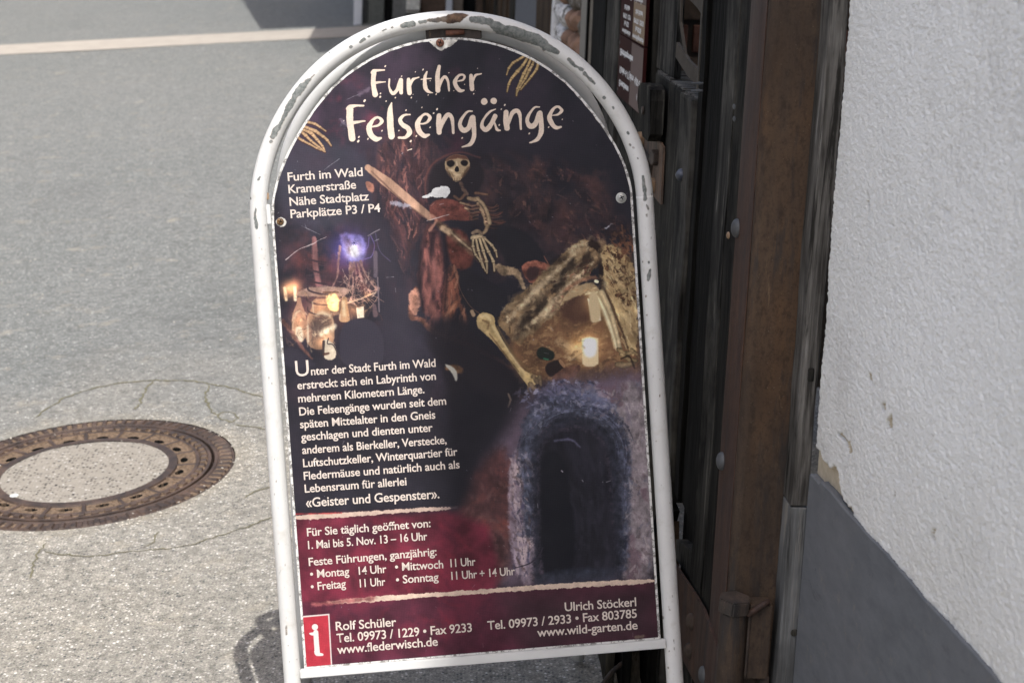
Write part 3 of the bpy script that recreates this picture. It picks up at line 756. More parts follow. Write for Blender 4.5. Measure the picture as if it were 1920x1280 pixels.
    p.poly([(864, 303), (869, 300), (875, 301), (878, 306), (875, 311), (868, 312), (864, 308)], blk, 1.6, .5, .97)
    p.poly([(857, 310), (861, 317), (860, 323), (853, 322), (852, 317)], blk, .6, .3, 1)
    p.poly([(834, 303), (842, 293), (858, 289), (874, 293), (881, 303), (878, 300), (858, 296), (840, 300)], SH(92, 58, 46, 1.5), 1.6, .8, .9)
    p.line([(838, 316), (841, 324), (846, 332)], [4, 5, 3], bd, 1.8, .6, .8); p.line([(879, 314), (873, 322), (868, 332)], [5, 6, 3], SH(84, 62, 46, 1.5), 1.8, .6, .85)
    p.line([(856, 304), (857, 310)], [3, 3], SH(206, 184, 150, 1.75), 1, .3, .8); p.line([(842, 318), (848, 320)], [3, 3], SH(206, 184, 150, 1.75), 1.2, .3, .7)
    p.line([(852, 328), (862, 328)], [4, 4], SH(200, 178, 142, 1.75), 1.4, .3, .6)
    p.line([(846, 325), (850, 330)], [4, 4], bd, 1.4, .5, .8); p.line([(868, 325), (866, 331)], [3, 4], bd, 1.4, .5, .8)
    for k in range(6):
        p.line([(849 + k * 3.0, 334), (849.4 + k * 3.0, 338.6)], 1.0, SH(70, 50, 40), .4, 0, .9)
    p.line([(848, 339.5), (865, 339)], 1.2, SH(50, 36, 30), .5, 0, .8)
    p.line([(846, 436), (868, 456), (886, 470)], [5, 5, 4], SH(172, 148, 116, 1.75), 1.2, .6, .85, 'n_fine', .4, shade=.4)
    p.line([(914, 424), (910, 434), (900, 440)], [8, 6, 6], SH(150, 124, 92, 1.75), 1, .6, .9, None, .4, shade=.4)
    p.line([(894, 372), (906, 384), (914, 400), (918, 418)], [6, 7, 7, 8], SH(164, 138, 104, 1.75), 1, .6, .95, 'n_fine', .4, shade=.45)
    # hanging hand
    def hand(fingers, c, cd, knob=1.25, sc=1.0):
        for q, w in fingers:
            p.line([(a, b + 1.2) for a, b in q], [v + 1.6 for v in w], cd, .6, .2, .9)
        for q, w in fingers:
            p.line(q, w, c, .5, .35, 1, 'n_fine', .35, curve=True, shade=.42)
            for (a, b), v in list(zip(q, w))[1:-1]:
                p.line([(a - .4, b), (a + .4, b)], v * knob, c, .5, .3, .9, shade=.3)
                p.line([(a - v * .4, b + v * .45), (a + v * .4, b + v * .5)], .8, cd, .4, 0, .7)
    hb = SH(168, 146, 112, 1.8); hd = SH(40, 28, 24, 1.3)
    p.line([(886, 437), (895, 434), (903, 438)], [6, 8, 6], SH(120, 100, 80, 1.8), .8, .5, 1, None, .4, shade=.3)
    p.line([(886, 446), (896, 445), (908, 447)], [9, 10, 8], hb, .8, .6, 1, None, .4, shade=.3)
    hand([([(887, 449), (887, 462), (892, 478), (901, 490), (906, 502)], [5, 4.5, 4, 3.5, 3]),
          ([(893, 449), (897, 470), (902, 486), (910, 508)], [4.5, 4.5, 4, 3]),
          ([(899, 448), (906, 470), (912, 490), (913, 512)], [5, 5, 5, 3.4]),
          ([(905, 447), (916, 472), (925, 490), (927, 508)], [5, 5, 5, 3.4]),
          ([(909, 447), (922, 460), (929, 470), (932, 482)], [4.5, 4.5, 4, 3])], hb, hd)
    # black disc shield below
    p.poly([(858, 505), (890, 512), (940, 540), (955, 560), (930, 580), (905, 600), (880, 590), (862, 560)], SH(26, 24, 30), 3, .5, .95)
    p.poly([(925, 425), (960, 422), (1000, 445), (1025, 480), (1018, 492), (985, 500), (960, 510), (940, 480)], SH(24, 22, 28), 4, 1, .95)
    p.line([(857, 508), (862, 540), (880, 572), (902, 590)], 1.0, SH(120, 84, 62, 1.5), .6, .2, .8)
    p.poly([(975, 500), (990, 489), (1010, 488), (1033, 498), (1034, 506), (1012, 520), (998, 535), (985, 520)], SH(116, 66, 52, 1.8), 1.5, 1, .95, None, .6)
    p.poly([(985, 508), (1000, 497), (1012, 502), (1010, 520), (992, 530)], SH(44, 28, 30), 3, 1, .9)
    p.line([(1020, 480), (1034, 506)], [1.5, 3], SH(150, 90, 66, 1.5), .8, .2, .8)
    p.line([(934, 500), (945, 508), (965, 510), (975, 522), (982, 540)], [12, 18, 15, 9, 6], SH(128, 106, 80, 1.7), 1.6, 1.6, .95, 'n_fine', .7)
    # sandy floor of the cave
    p.poly([(960, 600), (1050, 565), (1130, 560), (1200, 580), (1204, 760), (1120, 740), (1040, 712), (985, 720), (952, 680)], SH(96, 66, 44, 1.9), 14, 3, 1, 'n_mid', .45)
    S((950, 560, 1206, 740), SH(150, 116, 76, 1.8), .5, .2, 'n_fine', .5, 30)
    FL = [(965, 640), (1060, 600), (1130, 600), (1196, 640), (1198, 720), (1120, 725), (1040, 708), (990, 712)]
    p.scatter(FL, 200, [SH(140, 104, 66, 1.8), SH(70, 48, 34, 1.6), SH(110, 78, 50, 1.8), SH(168, 132, 88, 1.8)], 14, 3.5, -.15, .6, .45, 2.0)
    p.poly([(1060, 545), (1104, 530), (1110, 600), (1080, 612), (1050, 590), (1040, 570)], SH(70, 44, 34, 1.7), 8, 2, .85)
    # ragged trouser leg (upper thigh band)
    p.poly([(938, 585), (960, 562), (990, 540), (1010, 520), (1030, 500), (1060, 470), (1085, 452), (1105, 448), (1128, 462), (1130, 490), (1100, 520), (1076, 545), (1055, 570), (1040, 590), (1015, 612), (990, 628), (978, 648), (962, 640), (945, 622), (932, 606)],
           SH(118, 92, 62, 1.8), 1.6, 2.2, 1, 'n_mid', .75)
    S((935, 450, 1135, 650), SH(178, 150, 108, 1.7), .5, .12, 'n_fine', .01, 10)
    for q, w, c, a in (([(1010, 530), (1040, 505), (1065, 500), (1090, 480)], [10, 14, 12, 8], SH(172, 148, 106, 1.8), .7), ([(975, 575), (1000, 560), (1020, 560), (1032, 580)], [14, 18, 14, 12], SH(178, 152, 112, 1.8), .65),
                       ([(950, 600), (975, 612), (1000, 600)], [14, 20, 14], SH(54, 38, 30, 1.5), .8), ([(1040, 545), (1050, 530), (1046, 560)], [10, 14, 10], SH(44, 30, 24, 1.5), .85),
                       ([(1085, 520), (1105, 505), (1125, 490)], [8, 7, 5], SH(40, 24, 20, 1.5), .85), ([(1075, 500), (1100, 488), (1120, 482)], [6, 8, 5], SH(190, 160, 120, 1.8), .8),
                       ([(990, 548), (1010, 540), (1030, 520)], [5, 7, 5], SH(70, 54, 40, 1.5), .8), ([(960, 572), (985, 560), (1000, 575), (990, 590)], [5, 7, 8, 6], SH(76, 58, 42, 1.5), .8),
                       ([(1060, 480), (1080, 465), (1100, 462)], [8, 10, 8], SH(104, 84, 60, 1.6), .8), ([(1022, 592), (1035, 580), (1050, 565)], [8, 10, 8], SH(214, 190, 150, 1.6), .8)):
        p.line(q, w, c, 2.2, 2.4, a, 'n_fine', .4)
    LEG = [(940, 588), (962, 565), (990, 542), (1030, 502), (1060, 472), (1085, 455), (1105, 450), (1126, 464), (1126, 488), (1100, 518), (1076, 543), (1040, 588), (1015, 610), (990, 626), (975, 645), (962, 636), (945, 620)]
    p.scatter(LEG, 130, [SH(56, 40, 30, 1.5), SH(88, 68, 48, 1.6), SH(34, 24, 20, 1.5)], 34, 13, -.72, .5, .5, 2.6, 4)
    p.scatter(LEG, 130, [SH(160, 134, 98, 1.8), SH(182, 160, 124, 1.8), SH(132, 108, 78, 1.8)], 30, 10, -.72, .5, .45, 2.6, 4)
    p.scatter(LEG, 110, [SH(190, 168, 130, 1.8), SH(60, 44, 34, 1.5)], 16, 3, -.72, .9, .38, 2.4, 1.6)
    p.scatter([(1040, 520), (1100, 485), (1125, 490), (1080, 545), (1050, 570), (1030, 600)], 60, [SH(206, 182, 146, 1.8), SH(150, 84, 66, 1.7), SH(60, 34, 28, 1.5)], 16, 3.5, -.7, .5, .6, 1.8)
    p.scatter(LEG, 40, [SH(30, 20, 16, 1.4)], 12, 4, -.72, .8, .6, 2.4, 2)
    for kk, (ax_, ay_) in enumerate([(1005, 585), (1040, 545), (1086, 500), (975, 612), (1055, 512)]): p.line([(ax_, ay_), (ax_ + 14, ay_ - 16), (ax_ + 20, ay_ - 26)], [10, 15, 6], SH(30, 21, 17, 1.4), 4, 3, .75)
    for q, w in (([(950, 604), (985, 566), (1030, 520), (1075, 478)], [6, 9, 9, 5]), ([(990, 612), (1020, 588), (1052, 548), (1090, 512)], [7, 10, 8, 5]), ([(1062, 470), (1090, 458), (1112, 456)], [5, 7, 4])): p.line(q, w, SH(196, 172, 134, 1.75), 3.2, 3.0, .6, 'n_fine', .5)
    p.line([(1110, 455), (1125, 470), (1130, 500), (1128, 540)], [16, 14, 14, 8], SH(32, 20, 18, 1.5), 2.5, 2.5, .9)
    # calf cloth on the right and thigh bone
    p.poly([(1128, 462), (1150, 455), (1180, 480), (1195, 520), (1196, 640), (1190, 672), (1175, 655), (1162, 620), (1150, 580), (1138, 545), (1130, 510)], SH(176, 148, 100, 1.75), 2, 2, 1, 'n_mid', .6)
    CALF = [(1132, 466), (1150, 458), (1180, 482), (1194, 520), (1195, 640), (1186, 668), (1172, 648), (1158, 612), (1142, 560), (1132, 520)]
    p.scatter(CALF, 90, [SH(196, 170, 122, 1.8), SH(160, 130, 88, 1.8), SH(120, 92, 60, 1.7)], 40, 12, 1.15, .4, .45, 2.6, 4)
    p.scatter([(1132, 466), (1180, 482), (1194, 520), (1194, 580), (1160, 560), (1140, 530)], 110, [SH(50, 30, 20, 1.4), SH(80, 50, 32, 1.6)], 14, 5, 1.0, .8, .7, 2.8, 1.2)
    p.scatter(CALF, 60, [SH(60, 40, 26, 1.5), SH(214, 190, 140, 1.8)], 34, 2.5, 1.15, .25, .5, 1.6)
    p.scatter([(1140, 430), (1190, 440), (1192, 480), (1140, 470)], 60, [SH(90, 52, 36, 1.8), SH(130, 84, 54, 1.7), SH(34, 22, 22)], 22, 6, 1.3, .6, .5, 2.4)
    p.line([(1134, 545), (1150, 580), (1168, 625), (1180, 660)], [4, 6, 5, 3], SH(60, 38, 26, 1.5), 1.5, 1.5, .8)
    p.poly([(1053, 560), (1075, 540), (1100, 528), (1122, 535), (1132, 560), (1146, 590), (1160, 640), (1164, 656), (1152, 658), (1146, 630), (1130, 590), (1112, 555), (1092, 550), (1058, 566)], SH(168, 142, 104, 1.7), 2.0, 1.2, 1, 'n_mid', .5)
    p.line([(1058, 545), (1078, 532), (1100, 522), (1116, 520)], [5, 6, 6, 8], SH(150, 100, 74, 1.7), 2, 1.4, .7, None, .5)
    p.line([(1117, 527), (1120, 528)], [6, 6], SH(230, 214, 180, 1.7), .8, 0, 1)
    p.line([(1104, 548), (1122, 560), (1140, 600), (1156, 650)], [3, 5, 4, 3], SH(240, 222, 182, 1.7), 2.2, .5, .8)
    p.line([(1094, 552), (1112, 560), (1130, 596), (1144, 632)], [3, 4, 4, 3], SH(120, 90, 56, 1.6), 2.0, .8, .7)
    p.scatter([(1060, 548), (1110, 525), (1130, 560), (1110, 552), (1066, 566)], 26, [SH(150, 112, 76, 1.7), SH(230, 206, 160, 1.7)], 12, 2.5, -.4, .4, .5, 1.4)
    p.poly([(1102, 560), (1120, 562), (1127, 600), (1112, 604)], SH(236, 220, 188, 1.65), 2.0, .3, .95, smooth=False); p.glow((1112, 575), 30, [.42, .34, .2], .8)
    p.line([(1148, 596), (1158, 632), (1162, 654)], [8, 8, 9], SH(206, 182, 138, 1.75), 1.4, .6, 1, 'n_fine', .3, shade=.4)
    p.line([(1128, 548), (1142, 578), (1150, 604)], [12, 10, 8], SH(196, 172, 128, 1.75), 1.4, .6, 1, 'n_fine', .3, shade=.4)
    # foot bones at the right edge
    for q, w in (([(1160, 655), (1172, 662), (1186, 660)], [8, 10, 8]), ([(1166, 664), (1180, 674), (1192, 676)], [8, 9, 7]), ([(1158, 684), (1172, 684), (1186, 682)], [10, 12, 9]), ([(1184, 656), (1194, 664)], [7, 6])):
        p.line(q, w, SH(150, 124, 84, 1.8), 1, 1.4, 1, None, .5, shade=.5)
    p.line([(1165, 672), (1180, 668), (1190, 690)], [3, 4, 3], SH(30, 20, 14), 1, .6, .8)
    # candles on the floor
    p.glow((1100, 650), 60, [.62, .5, .3], .8); p.glow((1104, 560), 44, [.5, .42, .28], .6)
    p.poly([(1103, 546), (1122, 548), (1128, 600), (1112, 605), (1106, 600)], SH(196, 172, 130, 1.6), 2.4, .3, 1)
    p.line([(1098, 664), (1070, 652), (1046, 640)], [30, 20, 6], SH(206, 176, 128, 1.6), 5, 2, .6)
    p.poly([(1091, 634), (1106, 631), (1122, 634), (1122, 682), (1114, 687), (1100, 687), (1092, 682)], SH(222, 196, 150, 1.6), 1.6, .3, 1, smooth=False)
    p.poly([(1094, 636), (1106, 634), (1119, 636), (1119, 664), (1106, 672), (1094, 664)], SH(250, 240, 220, 1.7), 4, .3, 1); p.glow((1106, 640), 24, [.4, .34, .22], .9); p.glow((1080, 650), 40, [.4, .3, .16], .8)
    p.scatter([(1020, 640), (1090, 620), (1092, 690), (1030, 690)], 60, [SH(210, 180, 130, 1.7), SH(120, 88, 56, 1.7), SH(80, 56, 38, 1.6)], 14, 3.5, -.2, .5, .4, 2.0)
    # shin bone
    p.poly([(893, 592), (905, 585), (920, 588), (928, 596), (928, 610), (940, 632), (958, 664), (978, 692), (1000, 702), (1012, 706), (1004, 722), (992, 728), (978, 708), (958, 680), (930, 645), (912, 628), (905, 622), (896, 616), (894, 606)], SH(166, 140, 92, 1.8), 1.0, .8, 1, 'n_fine', .3)
    p.line([(902, 594), (912, 592), (920, 600)], [5, 6, 4], SH(206, 184, 134, 1.7), 2, .4, .8)
    p.line([(924, 612), (950, 652), (984, 700)], [4, 4, 3], SH(204, 182, 132, 1.7), 2, .4, .7)
    p.line([(932, 612), (960, 660), (996, 700)], [4, 4, 4], SH(110, 86, 54, 1.6), 2, .6, .75)
    p.line([(905, 600), (916, 606), (914, 616)], [3, 4, 3], SH(104, 78, 50, 1.6), 1.4, .8, .8)
    p.line([(918, 626), (944, 660), (972, 696)], [2, 3, 2], SH(96, 70, 44, 1.6), 1.4, .6, .8)
    p.line([(885, 584), (888, 590)], [7, 8], SH(150, 124, 96, 1.6), 1, .6, 1)
    for q, w in (([(1000, 706), (1008, 716)], [9, 8]), ([(994, 720), (1004, 730)], [9, 8]), ([(1012, 706), (1014, 722)], [7, 6])):
        p.line(q, w, SH(120, 98, 70, 1.8), 1, 1.2, 1, None, .5, shade=.4)
    # bottle and stones
    p.line([(1018, 662), (1030, 666)], [24, 20], SH(20, 26, 22), 1.5, .5, .95); p.line([(1020, 672), (1028, 674)], 2.5, SH(40, 120, 84), 1.2, .3, .8)
    p.poly([(1018, 682), (1050, 672), (1062, 690), (1030, 712)], SH(28, 20, 20), 2, 1, .95)
    p.poly([(1046, 676), (1052, 672), (1062, 688), (1056, 690)], SH(150, 110, 76, 1.6), .8, .3, .9)
    p.poly([(1030, 710), (1060, 686), (1086, 682), (1090, 692), (1072, 712), (1044, 720)], SH(92, 60, 46, 1.8), 1.5, 1.2, .95, None, .5)
    p.poly([(1028, 720), (1045, 708), (1070, 712), (1050, 726)], SH(34, 24, 26), 3, 1, .8)
    # dark hollow below the figure
    p.poly([(840, 590), (880, 600), (930, 660), (985, 715), (960, 780), (930, 870), (870, 900), (845, 800), (835, 700), (800, 650), (800, 610)], SH(26, 22, 28), 14, 2, .95)
    p.poly([(826, 690), (858, 680), (872, 696), (860, 702)], SH(104, 72, 48, 1.3), 3, 2, .9, 'n_fine', .5)
    p.poly([(829, 678), (858, 692), (857, 720), (848, 700)], LT(206, 202, 190), 1.6, .6, 1)
    p.line([(953, 738), (957, 750), (953, 762)], [2, 4, 2], SH(110, 92, 78), 1, .8, .8)
    # still life on the left
    p.glow((540, 540), 26, [.75, .5, .3], .8); p.glow((553, 536), 26, [.75, .5, .32], .9)
    p.line([(534, 540), (537, 562)], [6, 5], LT(240, 214, 176), 1.5, .3, 1); p.line([(553, 540), (554, 562)], [6, 6], LT(250, 230, 200), 1.5, .3, 1)
    p.glow((655, 468), 66, [.42, .34, .86], .75)
    p.poly([(636, 440), (650, 436), (676, 440), (684, 448), (686, 484), (672, 492), (654, 492), (648, 480), (642, 462)], LT(152, 142, 222), 4, 2, .85, 'n_fine', .4)
    p.glow((662, 470), 30, [.8, .8, .6], 1.0)
    p.line([(662, 466), (664, 474)], [12, 14], LT(250, 248, 255), 4, 1, .95)
    for k in range(8):
        a = k / 8 * 6.28 + .3
        p.line([(664, 456), (664 + 6 * math.cos(a), 456 + 4 * math.sin(a))], 1.0, LT(50, 40, 90), .5, .2, .8)
    for q in ([(637, 462), (634, 500), (632, 520), (622, 540)], [(657, 492), (656, 520), (650, 545), (640, 560), (630, 566)], [(664, 492), (668, 520), (664, 545), (654, 570)], [(676, 490), (686, 515), (700, 536), (712, 541)],
              [(670, 492), (680, 530), (696, 546), (708, 541)], [(660, 494), (662, 540), (656, 566)]):
        p.line(q, [5, 3, 2.5, 2], LT(196, 150, 138), 1.4, 1.4, .75, 'n_fine', .6)
    rr = random.Random(5)
    for k in range(46):
        a = (rr.uniform(652, 706), rr.uniform(520, 568)); b = (a[0] + rr.uniform(-22, 22), a[1] + rr.uniform(-14, 14))
        p.line([a, b], rr.uniform(.5, 1.3), LT(214, 168, 150), .5, .3, rr.uniform(.35, .8), curve=False)
    p.scatter([(648, 500), (676, 496), (712, 540), (700, 556), (656, 572), (640, 556)], 90, [LT(222, 180, 160), LT(180, 136, 124), LT(240, 208, 190)], 26, 1.2, 1.15, .6, .5, .8, .7)
    p.line([(650, 568), (676, 560), (704, 548)], [3, 3, 1.5], LT(232, 196, 168), .8, .6, .8)
    p.line([(690, 442), (704, 434), (712, 430)], 1.8, LT(150, 140, 150), .6, .2, .9)
    p.line([(692, 444), (690, 462), (684, 470)], 1.6, LT(140, 120, 190), .8, .2, .7); p.line([(695, 442), (702, 460), (697, 480), (684, 486)], 1.8, LT(140, 120, 190), .8, .2, .7)
    p.line([(704, 438), (712, 470), (732, 490)], 1.4, LT(120, 110, 150), .8, .2, .6)
    p.line([(704, 474), (704, 516)], 8, LT(120, 106, 118), 1, .3, .8, curve=False); p.line([(708, 520), (711, 584)], 2.6, LT(140, 124, 130), .6, .2, .8, curve=False)
    p.line([(589, 448), (592, 500), (600, 545)], [10, 10, 12], LT(150, 104, 104), 1.6, 1, .85, 'n_vert', .5)
    p.line([(536, 487), (560, 468), (580, 460), (596, 452), (612, 444)], [1.6, 1.4, 2, 1.2, 1], LT(226, 208, 208), .5, .5, .8)
    p.poly([(556, 548), (580, 538), (620, 536), (660, 540), (648, 556), (600, 556), (556, 556)], LT(168, 138, 126), 1.5, 1, .95, 'n_fine', .4)
    p.poly([(611, 549), (634, 549), (636, 583), (626, 584), (612, 578)], LT(250, 212, 150), 2.4, .8, .95, 'n_fine', .3); p.glow((626, 570), 26, [.5, .36, .12], .7)
    p.line([(606, 548), (634, 548)], 2.4, LT(90, 60, 50), .6, .3, .9)
    p.glow((590, 600), 70, [.24, .16, .10], .9); p.glow((650, 575), 60, [.20, .13, .08], .8)
    def bottle(cx, top, bot, w, neck, c):
        p.poly([(cx - neck, top), (cx + neck, top), (cx + neck, top + 10), (cx + w * .7, top + 24), (cx + w, top + 38), (cx + w, bot), (cx - w, bot), (cx - w, top + 38), (cx - w * .7, top + 24), (cx - neck, top + 10)], c, 1.2, .4, .9, 'n_mid', .6)
        p.line([(cx - w * .82, top + 34), (cx - w * .85, bot - 6)], 2, LT(236, 208, 182), 1.4, .8, .6, curve=False)
    bottle(561, 557, 640, 14, 4, LT(166, 126, 106)); bottle(600, 560, 655, 27, 13, LT(176, 138, 114)); bottle(646, 556, 604, 10, 5, LT(206, 162, 124))
    p.poly([(586, 596), (610, 588), (622, 600), (616, 626), (590, 640), (582, 620)], LT(70, 60, 62), 6, 2, .75)
    p.line([(602, 626), (612, 620), (626, 612)], [9, 12, 8], LT(244, 232, 206), 3, 1.4, .9); p.glow((612, 622), 26, [.5, .4, .26], .6)
    p.glow((561, 622), 24, [.6, .46, .28], .8); p.line([(561, 618), (562, 634)], [13, 15], LT(250, 232, 204), 2, .6, .95)
    p.glow((675, 584), 22, [.5, .36, .22], .7); p.poly([(668, 577), (682, 574), (683, 595), (670, 597)], LT(248, 232, 208), 1, .3, 1, smooth=False)
    for k in range(6):
        yy = 476 + k * 20; ww = 19
        cx0 = 594 + (k % 2) * 2
        p.line([(cx0 - ww, yy), (cx0 - ww + 2, yy + 8), (cx0, yy + 14), (cx0 + ww, yy + 16)], [2.5, 3.5, 3.5, 2.5], LT(64, 52, 60), .6, .2, .95)
        if k < 5: p.line([(cx0 + ww, yy + 16), (cx0 + ww - 3, yy + 22), (cx0 - 4, yy + 20), (cx0 - ww, yy + 20)], [1.2, 1.0, 1, 1.5], LT(96, 78, 84), .6, .2, .6)
    p.scatter([(575, 590), (625, 590), (626, 650), (580, 650)], 60, [LT(236, 206, 170), LT(80, 66, 66), LT(170, 136, 112)], 18, 3, 1.3, .7, .5, 1.4)
    p.scatter([(549, 585), (574, 585), (574, 636), (549, 636)], 40, [LT(226, 192, 156), LT(84, 68, 66), LT(160, 126, 106)], 16, 3, 1.5, .5, .5, 1.4)
    p.scatter([(532, 556), (560, 540), (690, 545), (715, 590), (640, 600), (540, 650)], 90, [LT(150, 112, 96), LT(58, 48, 56), LT(196, 152, 122)], 14, 3, .2, 1.2, .4, 1.6)
    p.scatter([(530, 425), (700, 420), (700, 530), (530, 535)], 60, [LT(110, 66, 68), LT(50, 44, 54)], 34, 9, .7, 1.0, .25, 2.5, 4)
    for gx, gy, gr, gk in ((546, 545, 34, .5), (600, 578, 46, .42), (560, 600, 30, .4), (625, 566, 36, .5), (660, 582, 34, .4), (606, 640, 30, .5), (690, 552, 20, .4)): p.glow((gx, gy), gr, [.80, .52, .30], gk)
    p.line([(594, 590), (604, 586), (618, 592)], [5, 8, 4], LT(250, 226, 190), 3, 1.2, .75); p.line([(577, 612), (578, 640)], [3, 3], LT(250, 226, 196), 1.6, .4, .8)
    p.line([(552, 596), (556, 586), (562, 583)], [3, 4, 2], LT(244, 214, 180), 1.8, .4, .8); p.line([(644, 566), (646, 590)], [5, 6], LT(250, 226, 186), 2.4, .6, .75)
    p.line([(586, 566), (588, 586)], 2, LT(244, 214, 180), 1.2, .3, .7); p.line([(604, 604), (622, 596), (624, 618)], 2, LT(230, 196, 160), 1.4, .4, .6)
    # opening with two small figures of light below the jar
    p.poly([(604, 632), (622, 640), (631, 652), (630, 672), (616, 676), (606, 670)], LT(232, 214, 190), 1.4, .8, 1, 'n_fine', .2)
    p.line([(607, 640), (606, 664)], 5, LT(60, 48, 50), 1, .4, .9); p.line([(608, 664), (616, 662)], [5, 4], LT(80, 50, 44), 1, .5, .8)
    p.line([(616, 634), (614, 644), (624, 646), (632, 660), (640, 674)], 2.2, LT(70, 58, 62), .6, .2, .9)
    # wooden rim on the left, round dark barrel
    p.line([(531, 602), (548, 625), (566, 650), (584, 672)], [9, 7, 6, 4], LT(132, 92, 84), 1.6, 1.2, .85, 'n_fine', .5)
    p.poly([(530, 655), (545, 648), (575, 668), (600, 690), (530, 690)], LT(58, 54, 66), 5, 1, .9)
    p.poly([(636, 640), (640, 612), (662, 597), (690, 597), (712, 612), (722, 650), (715, 690), (640, 690)], LT(62, 58, 70), 2, .3, 1)
    p.line([(690, 592), (696, 582), (712, 590), (717, 600)], 2.5, LT(70, 56, 62), .6, .2, .9); p.line([(702, 574), (704, 590)], [7, 9], LT(130, 104, 108), 1.2, .5, .7)
    # spirit hands
    hl = LT(222, 182, 140, .82); hk = LT(70, 46, 50)
    hand([([(562, 227), (575, 229), (590, 232), (600, 238), (611, 246)], [6, 6, 5, 4, 2.4]),
          ([(558, 232), (576, 240), (591, 246), (606, 256), (614, 263), (621, 273)], [6, 5.4, 7, 5.4, 4.6, 3.2]),
          ([(556, 236), (570, 244), (583, 250), (594, 262), (604, 274), (609, 285)], [6, 5, 6.6, 5, 4.4, 3]),
          ([(554, 241), (564, 247), (573, 254), (583, 264), (598, 276), (607, 284)], [5, 4.6, 6, 4.6, 4, 3]),
          ([(553, 248), (558, 257), (568, 264), (580, 270), (594, 278), (602, 282)], [5, 5, 5, 4, 3.6, 2.6])], hl, hk, 1.12)
    hr = SH(176, 146, 96, 1.85); hk2 = SH(56, 38, 26)
    hand([([(984, 104), (970, 113), (962, 118), (954, 128), (950, 140)], [5, 4, 4.4, 4, 2.4]),
          ([(990, 106), (980, 122), (970, 134), (960, 146), (954, 158), (951, 172)], [5.4, 4.6, 6, 4.6, 4.2, 2.6]),
          ([(996, 108), (989, 124), (982, 138), (976, 152), (970, 166), (968, 179)], [5.4, 4.6, 6, 5, 4.2, 2.8]),
          ([(1002, 110), (998, 122), (992, 132), (984, 148), (974, 164), (968, 176)], [5, 4.2, 6, 4.4, 3.6, 2.4]),
          ([(1010, 115), (1006, 130), (996, 144), (984, 158), (976, 168)], [5, 4.6, 4.4, 3.6, 2.4])], hr, hk2, 1.12)
    # tunnel picture lower right
    p.poly([(905, 820), (950, 790), (985, 745), (1040, 715), (1120, 700), (1215, 690), (1232, 800), (1236, 1095), (915, 1120), (900, 1000), (880, 900)], SH(84, 70, 84, 2.0), 24, 4, 1, 'n_mid', .4)
    p.poly([(880, 880), (945, 820), (965, 900), (960, 1090), (880, 1110), (850, 1000)], SH(70, 40, 40, 1.8), 16, 3, .9, 'n_mid', .7)
    S((850, 850, 990, 1080), SH(120, 58, 48, 1.5), .56, .2, 'n_mid', .6, 30)
    p.poly([(1125, 730), (1215, 705), (1226, 900), (1230, 1095), (1158, 1095), (1172, 1000), (1176, 900), (1170, 820)], SH(116, 106, 110, 2.0), 12, 4, .95, 'n_fine', .35)
    S((1120, 700, 1232, 1090), SH(90, 66, 76, 1.9), .56, .1, 'n_mid', .6, 6)
    S((1130, 690, 1215, 800), SH(100, 90, 110, 1.9), .5, .2, 'n_vert', .4, 16)
    p.poly([(1090, 725), (1112, 718), (1150, 752), (1120, 768), (1096, 752)], SH(128, 116, 126, 2.0), 4, 3, .8, 'n_fine', .4)
    p.poly([(956, 850), (975, 835), (1000, 850), (1006, 900), (1004, 1000), (1016, 1080), (985, 1105), (958, 1050), (952, 960)], SH(120, 106, 118, 2.0), 4, 3, .9, 'n_vert', .5)
    S((950, 840, 1020, 1090), SH(168, 148, 146, 2.0), .56, .08, 'n_vert', .7, 10)
    S((950, 840, 1020, 1090), SH(66, 56, 70, 1.8), .58, .08, 'n_fine', .6, 6)
    blue = SH(56, 59, 74, 1.9)
    p.line([(992, 1000), (990, 900), (990, 830), (1010, 785), (1050, 762), (1095, 760), (1135, 782), (1160, 830), (1166, 900), (1164, 1060)], [22, 26, 36, 46, 56, 56, 50, 40, 36, 30], blue, 5, 4, .95, 'n_fine', .55)
    p.line([(1000, 760), (1040, 735), (1090, 735), (1140, 765)], [22, 30, 30, 26], SH(66, 68, 90, 1.9), 7, 5, .7, 'n_mid', .8)
    for k in range(90):
        a = rr.uniform(0, 1); rad = rr.uniform(-.1, 1.2)
        th = math.pi * (1 - a); cx0, cy0 = 1080, 850
        R1 = 72 + 34 * rad
        pts = [(cx0 + R1 * math.cos(t) * 1.0, cy0 - R1 * math.sin(t) * .9) for t in np.linspace(th, th - rr.uniform(.15, .5), 5)]
        p.line(pts, rr.uniform(.8, 2.2), SH(*( (116, 118, 146) if rr.random() < .42 else (26, 27, 40)), 2.0), .9, 1.4, rr.uniform(.25, .6))
    for k in range(90):
        x = rr.choice([rr.uniform(978, 1008), rr.uniform(1144, 1178)]); y = rr.uniform(850, 1040)
        p.line([(x, y), (x + rr.uniform(-3, 3), y + rr.uniform(15, 45))], rr.uniform(.8, 2), SH(*((112, 114, 142) if rr.random() < .4 else (26, 27, 42)), 2.0), .9, 1.2, rr.uniform(.25, .6), curve=False)
    p.scatter([(965, 735), (1040, 712), (1120, 715), (1165, 760), (1150, 790), (1080, 758), (1000, 790)], 190, [SH(40, 42, 60, 1.7), SH(96, 98, 126, 1.9), SH(130, 126, 146, 1.9), SH(66, 62, 78, 1.9)], 16, 4, 0.2, .9, .55, 2.2)
    RW = [(1130, 735), (1214, 712), (1224, 900), (1229, 1085), (1164, 1088), (1176, 900), (1170, 820)]
    p.scatter(RW, 240, [SH(146, 136, 138, 1.9), SH(104, 92, 94, 1.8), SH(72, 58, 60, 1.7), SH(166, 154, 152, 1.9), SH(84, 84, 100, 1.8)], 18, 4.5, 1.3, .6, .42, 2.0)
